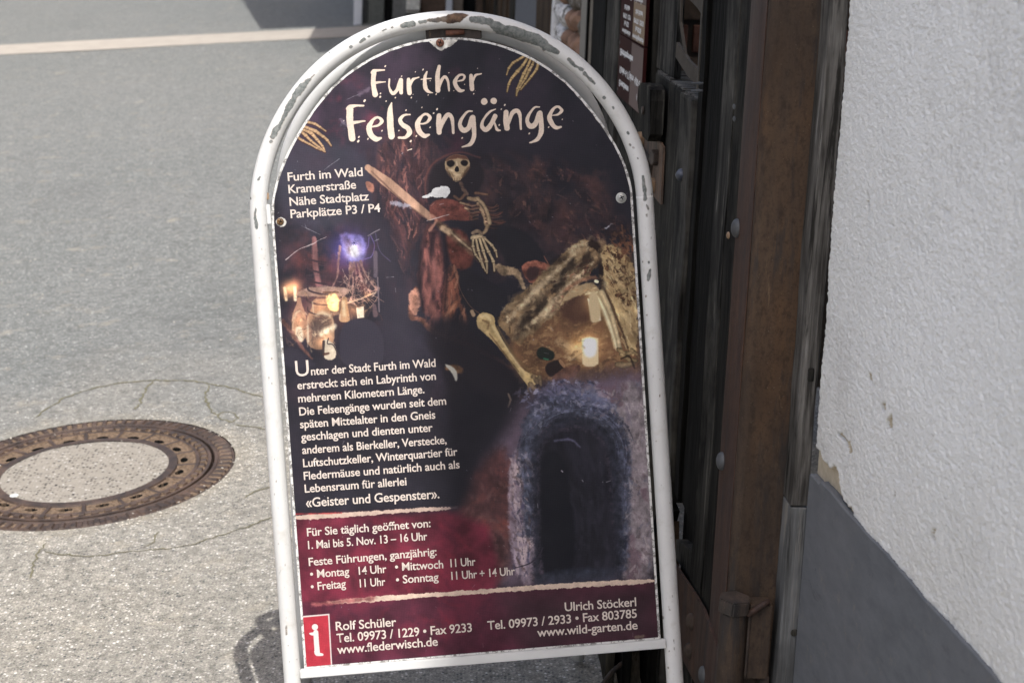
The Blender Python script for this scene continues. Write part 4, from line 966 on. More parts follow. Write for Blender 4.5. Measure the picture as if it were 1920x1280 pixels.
    p.scatter([(955, 850), (1003, 850), (1006, 1000), (1014, 1080), (985, 1100), (958, 1050)], 150, [SH(160, 146, 150, 1.9), SH(60, 56, 80, 1.7), SH(110, 92, 96, 1.8), SH(84, 64, 62, 1.7)], 20, 4.5, 1.4, .5, .5, 2.0)
    p.scatter([(880, 900), (955, 860), (955, 1070), (900, 1100), (870, 1020)], 110, [SH(92, 52, 48, 1.7), SH(54, 36, 40, 1.5), SH(116, 82, 80, 1.7)], 26, 8, 1.2, .8, .35, 2.4, 3)
    ring = [(972, 1000), (970, 850), (990, 780), (1040, 735), (1100, 728), (1160, 765), (1186, 840), (1180, 1060), (1150, 1060), (1146, 860), (1120, 800), (1060, 785), (1016, 830), (1008, 1000)]
    p.scatter(ring, 230, [SH(36, 38, 52, 1.6), SH(84, 86, 106, 1.9), SH(120, 120, 136, 1.9), SH(60, 58, 70, 1.8), SH(98, 88, 94, 1.8)], 15, 5, lambda x, y: math.atan2(y - 900, x - 1080) + 1.57, .8, .5, 2.6, 1.4)
    p.line([(1008, 1090), (1006, 960), (1004, 870), (1014, 826), (1050, 796), (1090, 792), (1128, 812), (1148, 862), (1156, 960), (1160, 1085)], [16, 16, 18, 22, 24, 24, 24, 22, 20, 16], SH(34, 35, 46, 1.7), 6, 4, .9, 'n_fine', .5)
    p.poly([(1010, 870), (1012, 838), (1030, 812), (1065, 800), (1105, 802), (1130, 822), (1142, 860), (1150, 950), (1160, 1040), (1150, 1088), (1022, 1096), (1012, 1050), (1008, 960)], SH(29, 28, 37, 1.7), 9, 3, .97, 'n_vert', .4)
    p.poly([(1012, 880), (1016, 850), (1040, 842), (1060, 862), (1070, 920), (1080, 1000), (1075, 1088), (1024, 1094), (1014, 1040)], SH(20, 20, 28, 1.5), 5, 1, .95)
    p.scatter([(1070, 840), (1130, 850), (1148, 1060), (1080, 1070)], 70, [SH(46, 45, 56, 1.8), SH(22, 22, 28, 1.6)], 34, 7, 1.5, .25, .35, 2, 3)
    p.line([(1040, 826), (1070, 824), (1088, 838)], [3, 4, 2], SH(96, 94, 124, 2.0), 2, 1, .7); p.line([(1053, 882), (1055, 884)], 2.4, SH(150, 140, 150), .8, .2, .9)
    p.line([(1018, 1026), (1010, 1042), (992, 1056), (966, 1064)], 2.2, SH(40, 34, 44), .6, .3, .9)
    p.poly([(1012, 1070), (1160, 1062), (1154, 1095), (1000, 1108)], SH(44, 50, 64, 1.8), 8, 2, .8, 'n_fine', .4)
    # tall dark fade into the figure zone
    p.poly([(850, 720), (930, 740), (960, 770), (940, 830), (900, 870), (880, 930), (846, 960), (842, 860)], SH(26, 24, 32, 1.6), 22, 2, .9)
    # red information fields
    red = np.array([104, 38, 54]) / 255.
    def quad_fill(pts, col, soft, alpha, tex, amp, rough=0): p.poly(pts, col, soft, rough, alpha, tex, amp, smooth=False)
    quad_fill([(540, 968), (840, 958), (915, 985), (935, 1060), (930, 1112), (550, 1135)], red, 12, .95, 'n_mid', .5, 1)
    quad_fill([(540, 1132), (760, 1119), (960, 1106), (1240, 1090), (1250, 1210), (560, 1262)], np.array([84, 38, 54]) / 255., 2, 1, 'n_mid', .4)
    quad_fill([(930, 1110), (1240, 1092), (1250, 1206), (980, 1230)], SH(48, 32, 38, 1.9), 46, .75, 'n_mid', .25)
    S((545, 970, 900, 1120), LT(140, 44, 66), .46, .4, 'n_mid', .6, 40); S((545, 1125, 940, 1250), LT(132, 44, 62), .48, .35, 'n_mid', .55, 30)
    p.scatter([(560, 980), (840, 975), (900, 1100), (570, 1125)], 60, [LT(150, 48, 66), LT(80, 34, 52)], 60, 9, 1.1, .6, .28, 2.5, 4)
    p.scatter([(570, 1140), (860, 1125), (860, 1200), (575, 1245)], 50, [LT(150, 48, 66), LT(70, 32, 48)], 50, 8, 1.1, .6, .28, 2.5, 4)
    p.poly([(640, 985), (700, 975), (720, 1010), (660, 1030)], LT(70, 40, 58), 12, 3, .5)
    cr = np.array([214, 190, 172]) / 255.
    p.poly([(553, 964), (640, 961), (720, 956), (800, 950), (850, 950), (840, 957), (760, 960), (680, 967), (600, 972), (553, 974)], LT(228, 200, 184), .7, 1.4, 1, 'n_fine', .12)
    p.line([(550, 963), (600, 962), (640, 961)], 2.4, LT(210, 70, 70), .8, .8, .7); p.line([(830, 953), (856, 951)], [6, 2], LT(150, 130, 130), 3, 1, .6)
    p.poly([(600, 1130), (640, 1123), (760, 1113), (880, 1106), (1000, 1096), (1100, 1090), (1228, 1083), (1230, 1092), (1120, 1099), (1010, 1105), (900, 1113), (790, 1120), (660, 1131)], cr, .7, 1.4, 1, 'n_fine', .14)
    p.line([(585, 1133), (640, 1127), (700, 1121)], [5, 8, 8], LT(190, 110, 110), 2.5, 2, .8, 'n_fine', .5)
    # i sign
    p.poly([(560, 1154.5), (617.5, 1149.5), (623, 1250), (560, 1256)], LT(246, 232, 228), .5, 0, 1, smooth=False)
    p.poly([(560, 1157.5), (615, 1152.5), (620.5, 1250), (560, 1256)], LT(206, 62, 78), .5, 0, 1, 'n_fine', .12, smooth=False)
    iw = LT(244, 240, 236, .8); o7 = (450, 1100)
    p.line([(998, 530), (999, 531)], 82, iw, .4, 0, 1, o=o7, s=7.11)
    p.line([(1010, 600), (1020, 760), (1030, 870)], [66, 68, 70], iw, .4, 0, 1, o=o7, s=7.11, curve=False)
    p.poly([(450 + a / 7.11, 1100 + b / 7.11) for a, b in ((918, 605), (1038, 597), (1040, 640), (960, 645), (925, 628))], iw, .5, 0, 1)
    p.line([(1010, 860), (1030, 888), (1095, 898)], [44, 56, 34], iw, .4, 0, 1, o=o7, s=7.11)
    # title, brush letters
    tc = np.array([232, 212, 194]) / 255.
    T1 = dict(o=(680, 110), s=8.0); T2 = dict(o=(640, 180), s=8.727); T3 = dict(o=(840, 180), s=8.348)
    G = [
     (T1, [(170, 215), (160, 350), (170, 450), (187, 540)], [72, 74, 72, 84]), (T1, [(142, 215), (170, 188), (240, 176), (325, 172)], [46, 50, 36, 22]), (T1, [(205, 366), (270, 356), (338, 348)], [40, 26, 18]),
     (T1, [(400, 312), (398, 430), (448, 522), (515, 475), (562, 340)], [26, 30, 52, 52, 55]), (T1, [(572, 325), (575, 515)], [68, 54]),
     (T1, [(688, 318), (692, 420), (702, 515)], [58, 70, 72]), (T1, [(712, 415), (755, 315), (845, 282)], [30, 42, 17]),
     (T1, [(966, 200), (935, 290), (940, 430), (985, 498), (1050, 513)], [22, 50, 62, 48, 12]), (T1, [(880, 318), (1024, 298)], [17, 18]),
     (T1, [(1148, 118), (1125, 260), (1130, 478)], [46, 66, 74]), (T1, [(1150, 430), (1190, 308), (1240, 276), (1280, 340), (1297, 485)], [36, 46, 46, 38, 25]),
     (T1, [(1415, 346), (1500, 322), (1525, 270), (1488, 243), (1430, 268), (1384, 355), (1415, 440), (1465, 485), (1515, 478)], [14, 28, 36, 30, 40, 66, 68, 56, 26]),
     (T1, [(1622, 258), (1630, 350), (1638, 455)], [58, 70, 70]), (T1, [(1650, 345), (1690, 252), (1778, 228)], [32, 42, 17]),
     (T2, [(140, 230), (142, 420), (160, 560), (178, 695)], [105, 112, 110, 112]), (T2, [(112, 212), (150, 180), (240, 165), (368, 160)], [66, 66, 44, 26]), (T2, [(190, 446), (290, 426), (388, 415)], [60, 38, 28]),
     (T2, [(500, 508), (610, 480), (662, 410), (605, 355), (530, 385), (460, 505), (480, 625), (565, 705), (648, 692)], [22, 40, 62, 36, 44, 88, 96, 86, 34]),
     (T2, [(822, 112), (800, 215), (798, 360), (805, 520), (822, 660)], [22, 76, 102, 108, 108]),
     (T2, [(1120, 305), (1020, 322), (962, 395), (1000, 470), (1085, 530), (1115, 600), (1050, 678), (940, 682)], [22, 42, 66, 72, 84, 84, 52, 38]),
     (T2, [(1285, 458), (1395, 440), (1452, 360), (1395, 302), (1320, 330), (1248, 455), (1275, 580), (1355, 652), (1438, 640)], [22, 38, 62, 38, 42, 88, 92, 80, 34]),
     (T2, [(1598, 325), (1595, 450), (1602, 592)], [80, 92, 88]), (T2, [(1628, 540), (1680, 390), (1750, 308), (1810, 370), (1834, 608)], [40, 74, 72, 60, 38]),
     (T3, [(378, 240), (300, 252), (215, 355), (185, 455), (240, 540), (320, 500), (372, 345)], [22, 34, 46, 62, 84, 76, 78]), (T3, [(388, 335), (402, 480), (405, 640), (345, 755), (222, 800)], [82, 76, 72, 60, 20]),
     (T3, [(745, 210), (650, 255), (550, 390), (535, 485), (600, 530), (680, 435), (735, 320)], [14, 32, 42, 66, 76, 72, 74]), (T3, [(725, 420), (765, 522), (820, 540)], [26, 50, 18]),
     (T3, [(567, 92), (569, 92)], [104, 104]), (T3, [(714, 84), (716, 84)], [98, 98]),
     (T3, [(910, 252), (908, 380), (922, 505)], [76, 90, 84]), (T3, [(945, 440), (1000, 275), (1070, 230), (1122, 300), (1141, 518)], [38, 66, 68, 56, 36]),
     (T3, [(1430, 176), (1350, 188), (1268, 290), (1240, 395), (1292, 478), (1370, 435), (1425, 285)], [22, 34, 46, 62, 84, 76, 78]), (T3, [(1440, 272), (1458, 420), (1458, 565), (1400, 680), (1278, 735)], [84, 76, 76, 60, 20]),
     (T3, [(1630, 310), (1725, 292), (1780, 228), (1722, 175), (1650, 205), (1588, 330), (1620, 430), (1690, 498), (1768, 486)], [18, 34, 56, 38, 42, 72, 76, 62, 30]),
    ]
    for T, q, w in G:
        p.line([(a + 5, b + 6) for a, b in q], [v + 6 for v in w], [.09, .07, .1], .9, 0, .45, **T)
    for T, q, w in G:
        p.line(q, w, tc, .35, .28, 1, 'n_fine', .06, **T)
    for T, pts in ((T1, [(338, 115, 26), (582, 266, 18), (792, 200, 14), (907, 172, 24), (268, 528, 20), (262, 578, 26), (30, 632, 28), (350, 640, 16), (490, 588, 18), (730, 587, 18), (756, 542, 11), (985, 552, 18), (1104, 534, 20), (1294, 214, 14), (1722, 146, 12), (1525, 390, 12), (1366, 484, 12), (1664, 528, 18), (1686, 482, 9), (1012, 334, 11)]),
                   (T2, [(383, 80, 38), (732, 90, 18), (1145, 32, 18), (1057, 237, 22), (1320, 190, 20), (1566, 218, 30), (1510, 284, 24), (1455, 518, 24), (1225, 655, 26), (1135, 742, 34), (940, 567, 20), (664, 572, 26), (435, 707, 26), (290, 676, 30), (280, 745, 38), (640, 20, 26), (40, 410, 16)]),
                   (T3, [(888, 142, 28), (834, 206, 20), (802, 453, 24), (220, 660, 26), (1273, 592, 26), (1572, 494, 20), (1786, 371, 20)])):
        for a, b, r in pts: p.line([(a - r * .15, b + r * .2), (a + r * .15, b - r * .2)], r * .8, tc * 1.04, .3, .2, 1, **T)
    p.line([(1085, 890), (1150, 872)], [12, 16], tc * 1.05, .4, .3, 1, **T2)
    # scratches and dust
    for k in range(150):
        x = rr.uniform(520, 1225); y = rr.uniform(110, 1220)
        L = rr.choice([1, 1, 1, 2, 3, 8]); a = rr.uniform(0, 3.14)
        p.line([(x, y), (x + L * math.cos(a), y + L * math.sin(a))], rr.uniform(.5, 1.3), LT(190, 186, 196), .5, .4, rr.uniform(.25, .7), curve=False)
    for q in ([(650, 187), (672, 178)], [(608, 318), (636, 298)], [(725, 520), (738, 519)], [(741, 540), (742, 548)], [(566, 424), (600, 440)], [(905, 1205), (906, 1212)]):
        p.line(q, 1.0, LT(190, 186, 196), .5, .4, .6, curve=False)
    p.line([(690, 168), (676, 176)], 5, LT(170, 150, 170), 3, 3, .5); p.line([(640, 228), (650, 236)], 6, LT(180, 170, 190), 3, 3.4, .5)
    p.line([(1146, 420), (1138, 428)], [3, 5], SH(150, 150, 160, 2), 1, 2.2, .8)
    # torn corners round the fixings
    wt = np.array([204, 200, 192]) / 255.
    p.poly([(796, 68), (804, 78), (816, 90), (826, 97), (834, 92), (848, 86), (862, 74), (864, 66), (830, 60)], wt, .6, 1.0, 1, 'n_fine', .35)
    p.line([(526, 416), (528, 417)], [17, 16], wt, .7, 1.1, 1, 'n_fine', .2); p.line([(1164, 371), (1165, 371)], [14, 13], wt * .95, .7, 1.1, 1, 'n_fine', .25)
    p.line([(1192, 1194), (1206, 1192)], [6, 5], SH(96, 82, 70), 1.4, 1, .8)
    im = np.clip(p.im, 0, 1)
    im *= (0.93 + .14 * p.n_grain)[..., None]
    weave = (np.sin(np.arange(PW) * 1.1)[None, :] * .012 + np.sin(np.arange(PH) * 1.1)[:, None] * .012)
    return np.clip(im + weave[..., None] * .8 + .006, 0, 1)
# ---------------------------------------------------------------- poster stand
P_O = Vector((0.12550056, 2.60153688, 0.472954))
P_U = Vector((0.99550259, 0.03839886, 0.0866032)).normalized()
P_V = Vector((-0.09246151, 0.19478589, 0.97647802)).normalized()
P_N = P_U.cross(P_V).normalized()          # points towards the street in front (-Y)
if P_N.y > 0: P_N = -P_N
def BP(a, b, n=0.0): return P_O + P_U * a + P_V * b + P_N * n
A_B = .7224; R_P = .2884; R_T = .3125; TR = .0141
foot_t = {}
for s_ in (-1, 1):
    q = P_O + P_U * (s_ * R_T); foot_t[s_] = (q.z - .085 * q.x - .06 * q.y) / (P_V.z - .085 * P_V.x - .06 * P_V.y)
stand = thing('poster_stand', 'white tube-framed pavement stand with an arched cave poster, leaning beside the old gate', 'pavement sign', BP(0, -.31))

def arch(r, cb=A_B, n=64, low=0.0, sx=0.0, x0=0.0):
    rr = lambda t: r - .0170 * float(sst(np.array(math.sin(t)), 0.0, .62))
    pts = [(x0 + r, low)] + [(x0 + rr(t) * math.cos(t), cb + rr(t) * math.sin(t)) for t in np.linspace(0, math.pi, n)] + [(x0 - r, low)]
    return pts

# front tube with paint chips stored on its vertices
def front_tube():
    path = []                                      # (a, b, tangent)
    for b in np.arange(-foot_t[-1], A_B, .0022): path.append((-R_T, b, 0.0, 1.0))
    for t in np.linspace(math.pi, 0, 640):
        q_ = R_T - .0045 * float(sst(np.array(math.sin(t)), 0, .7)) - .0040 * math.sin(t) ** 8
        path.append((q_ * math.cos(t), A_B + q_ * math.sin(t), math.sin(t), -math.cos(t)))
    for b in np.arange(A_B, -foot_t[1], -.0022): path.append((R_T, b, 0.0, -1.0))
    path = np.array(path); n = len(path); seg = 40
    ph = np.arange(seg) / seg * 2 * np.pi
    # outward normal in the plane of the board
    ox = -path[:, 3]; oy = path[:, 2]
    A = path[:, 0][:, None] + TR * np.cos(ph)[None] * ox[:, None]; B = path[:, 1][:, None] + TR * np.cos(ph)[None] * oy[:, None]
    N = -.004 + TR * np.sin(ph)[None] + 0 * A
    chip = np.full(A.shape, -1.0); rust = np.zeros(A.shape)
    r = np.random.default_rng(4)
    gx = ((A + .4) * 1400).ravel(); gy = ((B + .4) * 1400).ravel()
    nz = fractal(2500, 1200, 26, 5, r, gain=.65)
    nzv = nz[np.clip(gy.astype(int), 0, 2499), np.clip(gx.astype(int), 0, 1199)].reshape(A.shape) - .5
    front = (np.sin(ph) > -.25)[None] & np.ones(A.shape, bool)
    def chipline(pts, wid, o, s, ru=0.0, rough=1.0):
        if np.isscalar(wid): wid = [wid] * len(pts)
        P = np.array([on_panel(o[0] + p[0] / s, o[1] + p[1] / s) for p in pts]); W = np.array(wid, float) / s / 1155.0
        if len(P) > 2: P, W = catmull(P, W, 4)
        D = np.full(A.shape, -1.0)
        if len(P) == 1: P = np.vstack([P, P + 1e-5]); W = np.array([W[0]] * 2)
        for a, b, wa, wb in zip(P[:-1], P[1:], W[:-1], W[1:]):
            ab = b - a; L = ab @ ab or 1e-12
            t = np.clip(((A - a[0]) * ab[0] + (B - a[1]) * ab[1]) / L, 0, 1)
            d = np.sqrt((A - a[0] - t * ab[0]) ** 2 + (B - a[1] - t * ab[1]) ** 2)
            D = np.maximum(D, (wa + (wb - wa) * t) / 2 - d)
        D = D + nzv * .009 * rough
        D = np.where(front, D, -1)
        nonlocal chip, rust
        rust = np.where(D > chip, ru, rust); chip = np.maximum(chip, D)
    c1 = ((460, 0), 4.267); c2 = ((820, 0), 4.0); c3 = ((1160, 300), 3.2); c4 = ((460, 280), 3.2); c5 = ((1200, 960), 4.0)
    chipline([(550, 605), (500, 660), (440, 720), (400, 770), (375, 830), (340, 880), (310, 950), (280, 1000), (245, 1050), (225, 1095)], [14, 36, 52, 50, 42, 40, 38, 32, 40, 26], *c1)
    for x, y, w in ((207, 1137, 16), (595, 572, 10), (845, 383, 26), (990, 300, 16), (1175, 228, 14), (675, 428, 7)): chipline([(x - 3, y + 2), (x + 3, y - 2)], w, *c1, rough=.3)
    chipline([(918, 345), (948, 322)], 22, *c1, rough=.5); chipline([(1065, 275), (1085, 266)], 16, *c1, rough=.6); chipline([(1098, 257), (1125, 243)], 20, *c1, rough=.5)
    chipline([(1255, 215), (1300, 203), (1340, 195)], 40, *c1, rough=.8); chipline([(1400, 185), (1440, 178)], 34, *c1, rough=.8)
    chipline([(1450, 175), (1540, 165), (1620, 158)], [22, 34, 30], *c1, ru=.6, rough=.9)
    chipline([(95, 150), (150, 140), (225, 122)], [62, 72, 16], *c2, ru=1.0)
    chipline([(255, 152), (320, 156), (395, 172)], [44, 50, 54], *c2); chipline([(430, 200), (500, 235), (600, 262), (700, 292), (800, 345), (895, 400)], [70, 86, 84, 84, 66, 36], *c2)
    chipline([(978, 450), (1030, 500), (1082, 530)], [22, 34, 18], *c2, rough=.8); chipline([(1100, 555), (1140, 600), (1175, 635)], [24, 36, 20], *c2, rough=.8)
    for x, y, w in ((1247, 738, 20), (1312, 812, 14), (1424, 1002, 22), (1465, 1112, 10), (1496, 1190, 10), (1375, 1048, 8), (1440, 1090, 9)): chipline([(x - 3, y - 4), (x + 3, y + 4)], w, *c2, rough=.4)
    chipline([(140, 100), (148, 160), (155, 235)], [14, 24, 20], *c3, rough=.6); chipline([(164, 270), (173, 295)], 10, *c3, rough=.5); chipline([(162, 330), (163, 345)], 8, *c3, rough=.4)
    chipline([(184, 655), (178, 690), (172, 720)], [10, 26, 12], *c3, rough=.6); chipline([(176, 610), (178, 620)], 8, *c3, rough=.4)
    chipline([(66, 350), (60, 400), (66, 440), (70, 475)], [10, 20, 20, 10], *c4, rough=.7); chipline([(88, 168), (80, 185)], 16, *c4, rough=.9); chipline([(30, 290), (34, 300)], 6, *c4)
    for x, y in ((190, 172), (228, 172), (236, 610), (232, 655), (215, 718), (244, 940), (249, 965), (247, 1000), (258, 1045), (170, 825), (300, 1180)): chipline([(x, y), (x + 2, y + rnd.uniform(4, 18))], rnd.uniform(4, 7), *c5, rough=.25)
    for k in range(60):
        x = rnd.uniform(1200, 1262); y = rnd.uniform(330, 1260)
        chipline([(x, y), (x + rnd.uniform(-.4, .4), y + rnd.uniform(1, 5))], rnd.uniform(.8, 1.8), (0, 0), 1.0, rough=.12)
    for k in range(26):
        y = rnd.uniform(400, 1260); x = 488 + (y - 600) * .072 + rnd.uniform(4, 26)
        chipline([(x, y), (x + .4, y + rnd.uniform(1, 3))], rnd.uniform(.7, 1.4), (0, 0), 1.0, rough=.1)
    chipline([(537, 1168), (538, 1186)], 1.6, (0, 0), 1.0, rough=.5)
    V = (np.array(P_O)[None, None] + A[..., None] * np.array(P_U) + B[..., None] * np.array(P_V) + N[..., None] * np.array(P_N)).reshape(-1, 3)
    i, j = np.meshgrid(np.arange(n - 1), np.arange(seg), indexing='ij'); j2 = (j + 1) % seg
    F = np.stack([i * seg + j, i * seg + j2, (i + 1) * seg + j2, (i + 1) * seg + j], -1).reshape(-1, 4).tolist()
    F.append(list(range(seg))[::-1]); F.append(list(range((n - 1) * seg, n * seg)))
    o = mesh('tube_frame', V, F, M_TUBE, stand, smooth=True)
    for nm, arr in (('chip', np.clip(chip / .0016 * .5 + .5, 0, 1)), ('rust', rust)):
        at = o.data.attributes.new(nm, 'FLOAT', 'POINT'); at.data.foreach_set('value', arr.ravel().astype(np.float32))
    return o


front_tube()

def flat_arch(name, r, n0, n1, mat, parent, low=-.0, x0=0.0, cb=A_B, flat=False, wob=0.0):
    pts = arch(r, cb, 72, low, x0=x0)
    if wob: pts = [(a + rnd.uniform(-wob, wob), b + rnd.uniform(-wob, wob)) for a, b in pts]
    bm = bmesh.new(); v0 = [bm.verts.new(BP(a, b, n1)) for a, b in pts]; bm.faces.new(v0)
    if not flat:
        v1 = [bm.verts.new(BP(a, b, n0)) for a, b in pts]; bm.faces.new(v1[::-1]); k = len(pts)
        for i in range(k): bm.faces.new((v0[i], v1[i], v1[(i + 1) % k], v0[(i + 1) % k]))
    return from_bm(name, bm, mat, parent)
panel = flat_arch('panel', .2922, -.005, .0, M_RIM, stand, low=-.003)
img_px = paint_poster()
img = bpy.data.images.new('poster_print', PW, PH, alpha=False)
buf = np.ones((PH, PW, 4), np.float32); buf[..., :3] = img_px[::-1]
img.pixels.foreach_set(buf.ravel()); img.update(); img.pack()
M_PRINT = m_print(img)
pts = arch(R_P, A_B, 90, 0.0)
cen = (0.0, .45); V = [BP(*cen, .0006)] + [BP(a + rnd.uniform(-.0005, .0005), b + rnd.uniform(-.0005, .0005), .0006) for a, b in pts]
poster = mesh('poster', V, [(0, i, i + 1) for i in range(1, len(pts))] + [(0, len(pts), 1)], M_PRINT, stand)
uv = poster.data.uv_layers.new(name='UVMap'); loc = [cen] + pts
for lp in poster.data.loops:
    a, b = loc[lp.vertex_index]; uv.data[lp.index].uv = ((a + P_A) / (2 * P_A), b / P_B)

# lettering: flat ink standing a hair above the print
def lettering(text, p0, p1, mat=None, hs=1.0, bold=.016, cap=None, parent=None, plane=None, name='lettering'):
    cu = bpy.data.curves.new('lettering', 'FONT'); cu.body = text; cu.size = 1.0; cu.offset = bold; cu.resolution_u = 3
    cu.fill_mode = 'FRONT'; cu.space_character = .97
    tmp = bpy.data.objects.new('lettering', cu); COL.objects.link(tmp)
    me = bpy.data.meshes.new_from_object(tmp); bpy.data.objects.remove(tmp); bpy.data.curves.remove(cu)
    co = np.empty(len(me.vertices) * 3); me.vertices.foreach_get('co', co); co = co.reshape(-1, 3)
    x0, x1 = co[:, 0].min(), co[:, 0].max()
    f = plane or (lambda a, b: BP(a, b, .0010))
    if plane is None: a = np.array(on_panel(*p0)); b = np.array(on_panel(*p1))
    else: a = np.array(p0); b = np.array(p1)
    d = b - a; L = np.hypot(*d); d = d / L; nrm = np.array([-d[1], d[0]])
    sx = L / (x1 - x0); h = cap / .729 if cap else sx * hs
    loc = a[None] + ((co[:, 0] - x0) * sx)[:, None] * d[None] + (co[:, 1] * h)[:, None] * nrm[None]
    off = base(parent)
    W = [tuple(f(*q) - off) for q in loc]
    me.vertices.foreach_set('co', np.array(W).ravel()); me.materials.clear(); me.materials.append(mat or M_INK); me.update()
    return link(bpy.data.objects.new(name, me), parent)
c15 = .0137
lines = [
 ('Furth im Wald', (540, 339.7), (680.5, 329.8), .0142), ('Kramerstraße', (541.5, 362.8), (668, 353.6), .0142), ('Nähe Stadtplatz', (543.5, 386), (692, 375.4), .0142), ('Parkplätze P3 / P4', (545.3, 409), (713.5, 397.3), .0142),
 ('U', (555, 705.5), (580, 703.6), .0265), ('nter der Stadt Furth im Wald', (583.5, 703), (817, 687), c15), ('erstreckt sich ein Labyrinth von', (558, 729.5), (817.5, 711.5), c15),
 ('mehreren Kilometern Länge.', (559.5, 754), (796, 736.5), c15), ('Die Felsengänge wurden seit dem', (561.5, 778.5), (836.8, 758), c15), ('späten Mittelalter in den Gneis', (563, 802.3), (816.5, 784), c15),
 ('geschlagen und dienten unter', (565, 826), (811.5, 808), c15), ('anderem als Bierkeller, Verstecke,', (567, 850.5), (837.5, 831), c15), ('Luftschutzkeller, Winterquartier für', (568.8, 875), (858, 853), c15),
 ('Fledermäuse und natürlich auch als', (570, 899), (862, 877), c15), ('Lebensraum für allerlei', (571.8, 922.8), (762.5, 908.8), c15), ('«Geister und Gespenster».', (574, 950), (824, 933), .0155),
 ('Für Sie täglich geöffnet von:', (576, 1004.4), (807.5, 987), c15), ('1. Mai bis 5. Nov. 13 – 16 Uhr', (578, 1028.4), (801.5, 1011.4), c15), ('Feste Führungen, ganzjährig:', (579.3, 1060), (819, 1040), c15),
 ('• Montag', (582, 1083), (655.3, 1077), c15), ('14 Uhr', (673, 1076.5), (725, 1072.5), c15), ('• Mittwoch', (741, 1069.5), (831.3, 1064), c15), ('11 Uhr', (845, 1062.3), (891.7, 1058.8), c15),
 ('• Freitag', (583.4, 1106.5), (649, 1100), c15), ('11 Uhr', (675, 1100), (722.8, 1096.4), c15), ('• Sonntag', (742.8, 1093.5), (822.6, 1087.4), c15), ('11 Uhr + 14 Uhr', (846.7, 1086), (965.6, 1076.6), c15),
 ('Rolf Schüler', (630, 1181), (743.3, 1172.4), .0150), ('Tel. 09973 / 1229 • Fax 9233', (631.8, 1203.4), (885, 1183), .0150), ('www.flederwisch.de', (632.6, 1224.7), (821.2, 1209), .0150),
 ('Ulrich Stöckerl', (1059.2, 1144.8), (1193, 1135), .0150), ('Tel. 09973 / 2933 • Fax 803785', (914.4, 1179.6), (1194.2, 1156.6), .0150), ('www.wild-garten.de', (1007.5, 1192.7), (1195.6, 1178.3), .0150)]
for t_, a_, b__, c__ in lines: lettering(t_, a_, b__, cap=c__, parent=poster, bold=.004 if t_ == 'U' else .012)

# fixings on the board
def screw(px, py, r, mat, name='screw'):
    a, b = on_panel(px, py); o = dome(name, BP(a, b, .001), P_N, r, r * .42, mat, stand, 24, 6, .0006)
    ang = rnd.uniform(0, 1.5)
    bm = bmesh.new()
    for k in range(2):
        M = Matrix.Translation(BP(a, b, .0012 + r * .42)) @ P_N.to_track_quat('Z', 'Y').to_matrix().to_4x4() @ Matrix.Rotation(ang + k * math.pi / 2, 4, 'Z') @ Matrix.Diagonal((r * 1.15, r * .24, .0008, 1))
        bmesh.ops.create_cube(bm, size=1, matrix=M)
    from_bm('cross_slot', bm, M_BLACK, o)
M_SCREW = rusty('rusty_screw', s2l(140, 92, 74), s2l(104, 72, 60), s2l(150, 110, 84), .5)
screw(825, 81, .0066, M_SCREW); screw(525.5, 415.5, .0058, rusty('brown_screw', s2l(120, 92, 62), s2l(92, 70, 50), s2l(140, 104, 70), .5)); screw(1165, 370.5, .0066, simple('bright_screw', s2l(176, 176, 172), .4, .5, .5))
dome('washer', BP(*on_panel(1164.6, 371), .0008), P_N, .0088, .0009, simple('zinc_washer', s2l(170, 170, 166), .45, .5, .4), stand, 28, 3)
# bottom rail and small brackets between the tube and the board
def bbox(name, a0, a1, b0, b1, n0, n1, mat, bev=.001):
    bm = bmesh.new(); bmesh.ops.create_cube(bm, size=1)
    for v in bm.verts: v.co = Vector((a0 if v.co.x < 0 else a1, b0 if v.co.y < 0 else b1, n0 if v.co.z < 0 else n1))
    bmesh.ops.bevel(bm, geom=bm.edges[:], offset=bev, segments=2, affect='EDGES')
    for v in bm.verts: v.co = BP(v.co.x, v.co.y, v.co.z)
    return from_bm(name, bm, mat, stand)
bbox('rail', -.2992, .2992, -.0175, -.0035, -.006, .0075, M_WHITE, .0012)
al, bl = on_panel(504, 402); bbox('bracket', -.2992, -.2930, bl - .016, bl + .016, -.003, .004, M_WHITE)
al, bl = on_panel(503, 370); bbox('bracket', -.2985, -.2938, bl - .004, bl + .008, -.003, .002, M_BRASS)
at_, bt_ = on_panel(850, 61); bbox('hinge_plate', at_ - .044, at_ + .046, A_B + .272, A_B + .296, -.016, -.009, M_IRON)
tube('hinge_pin', [BP(at_ - .012, A_B + .2835, -.008), BP(at_ + .018, A_B + .2835, -.008)], .0046, M_SCREW, stand, 14)
for s_ in (-1, 1): 
    t0 = -foot_t[s_]
    tube('foot_cap', [BP(s_ * R_T, t0 + .001, -.004), BP(s_ * R_T, t0 + .035, -.004)], .0152, M_BLACK, stand, 20)
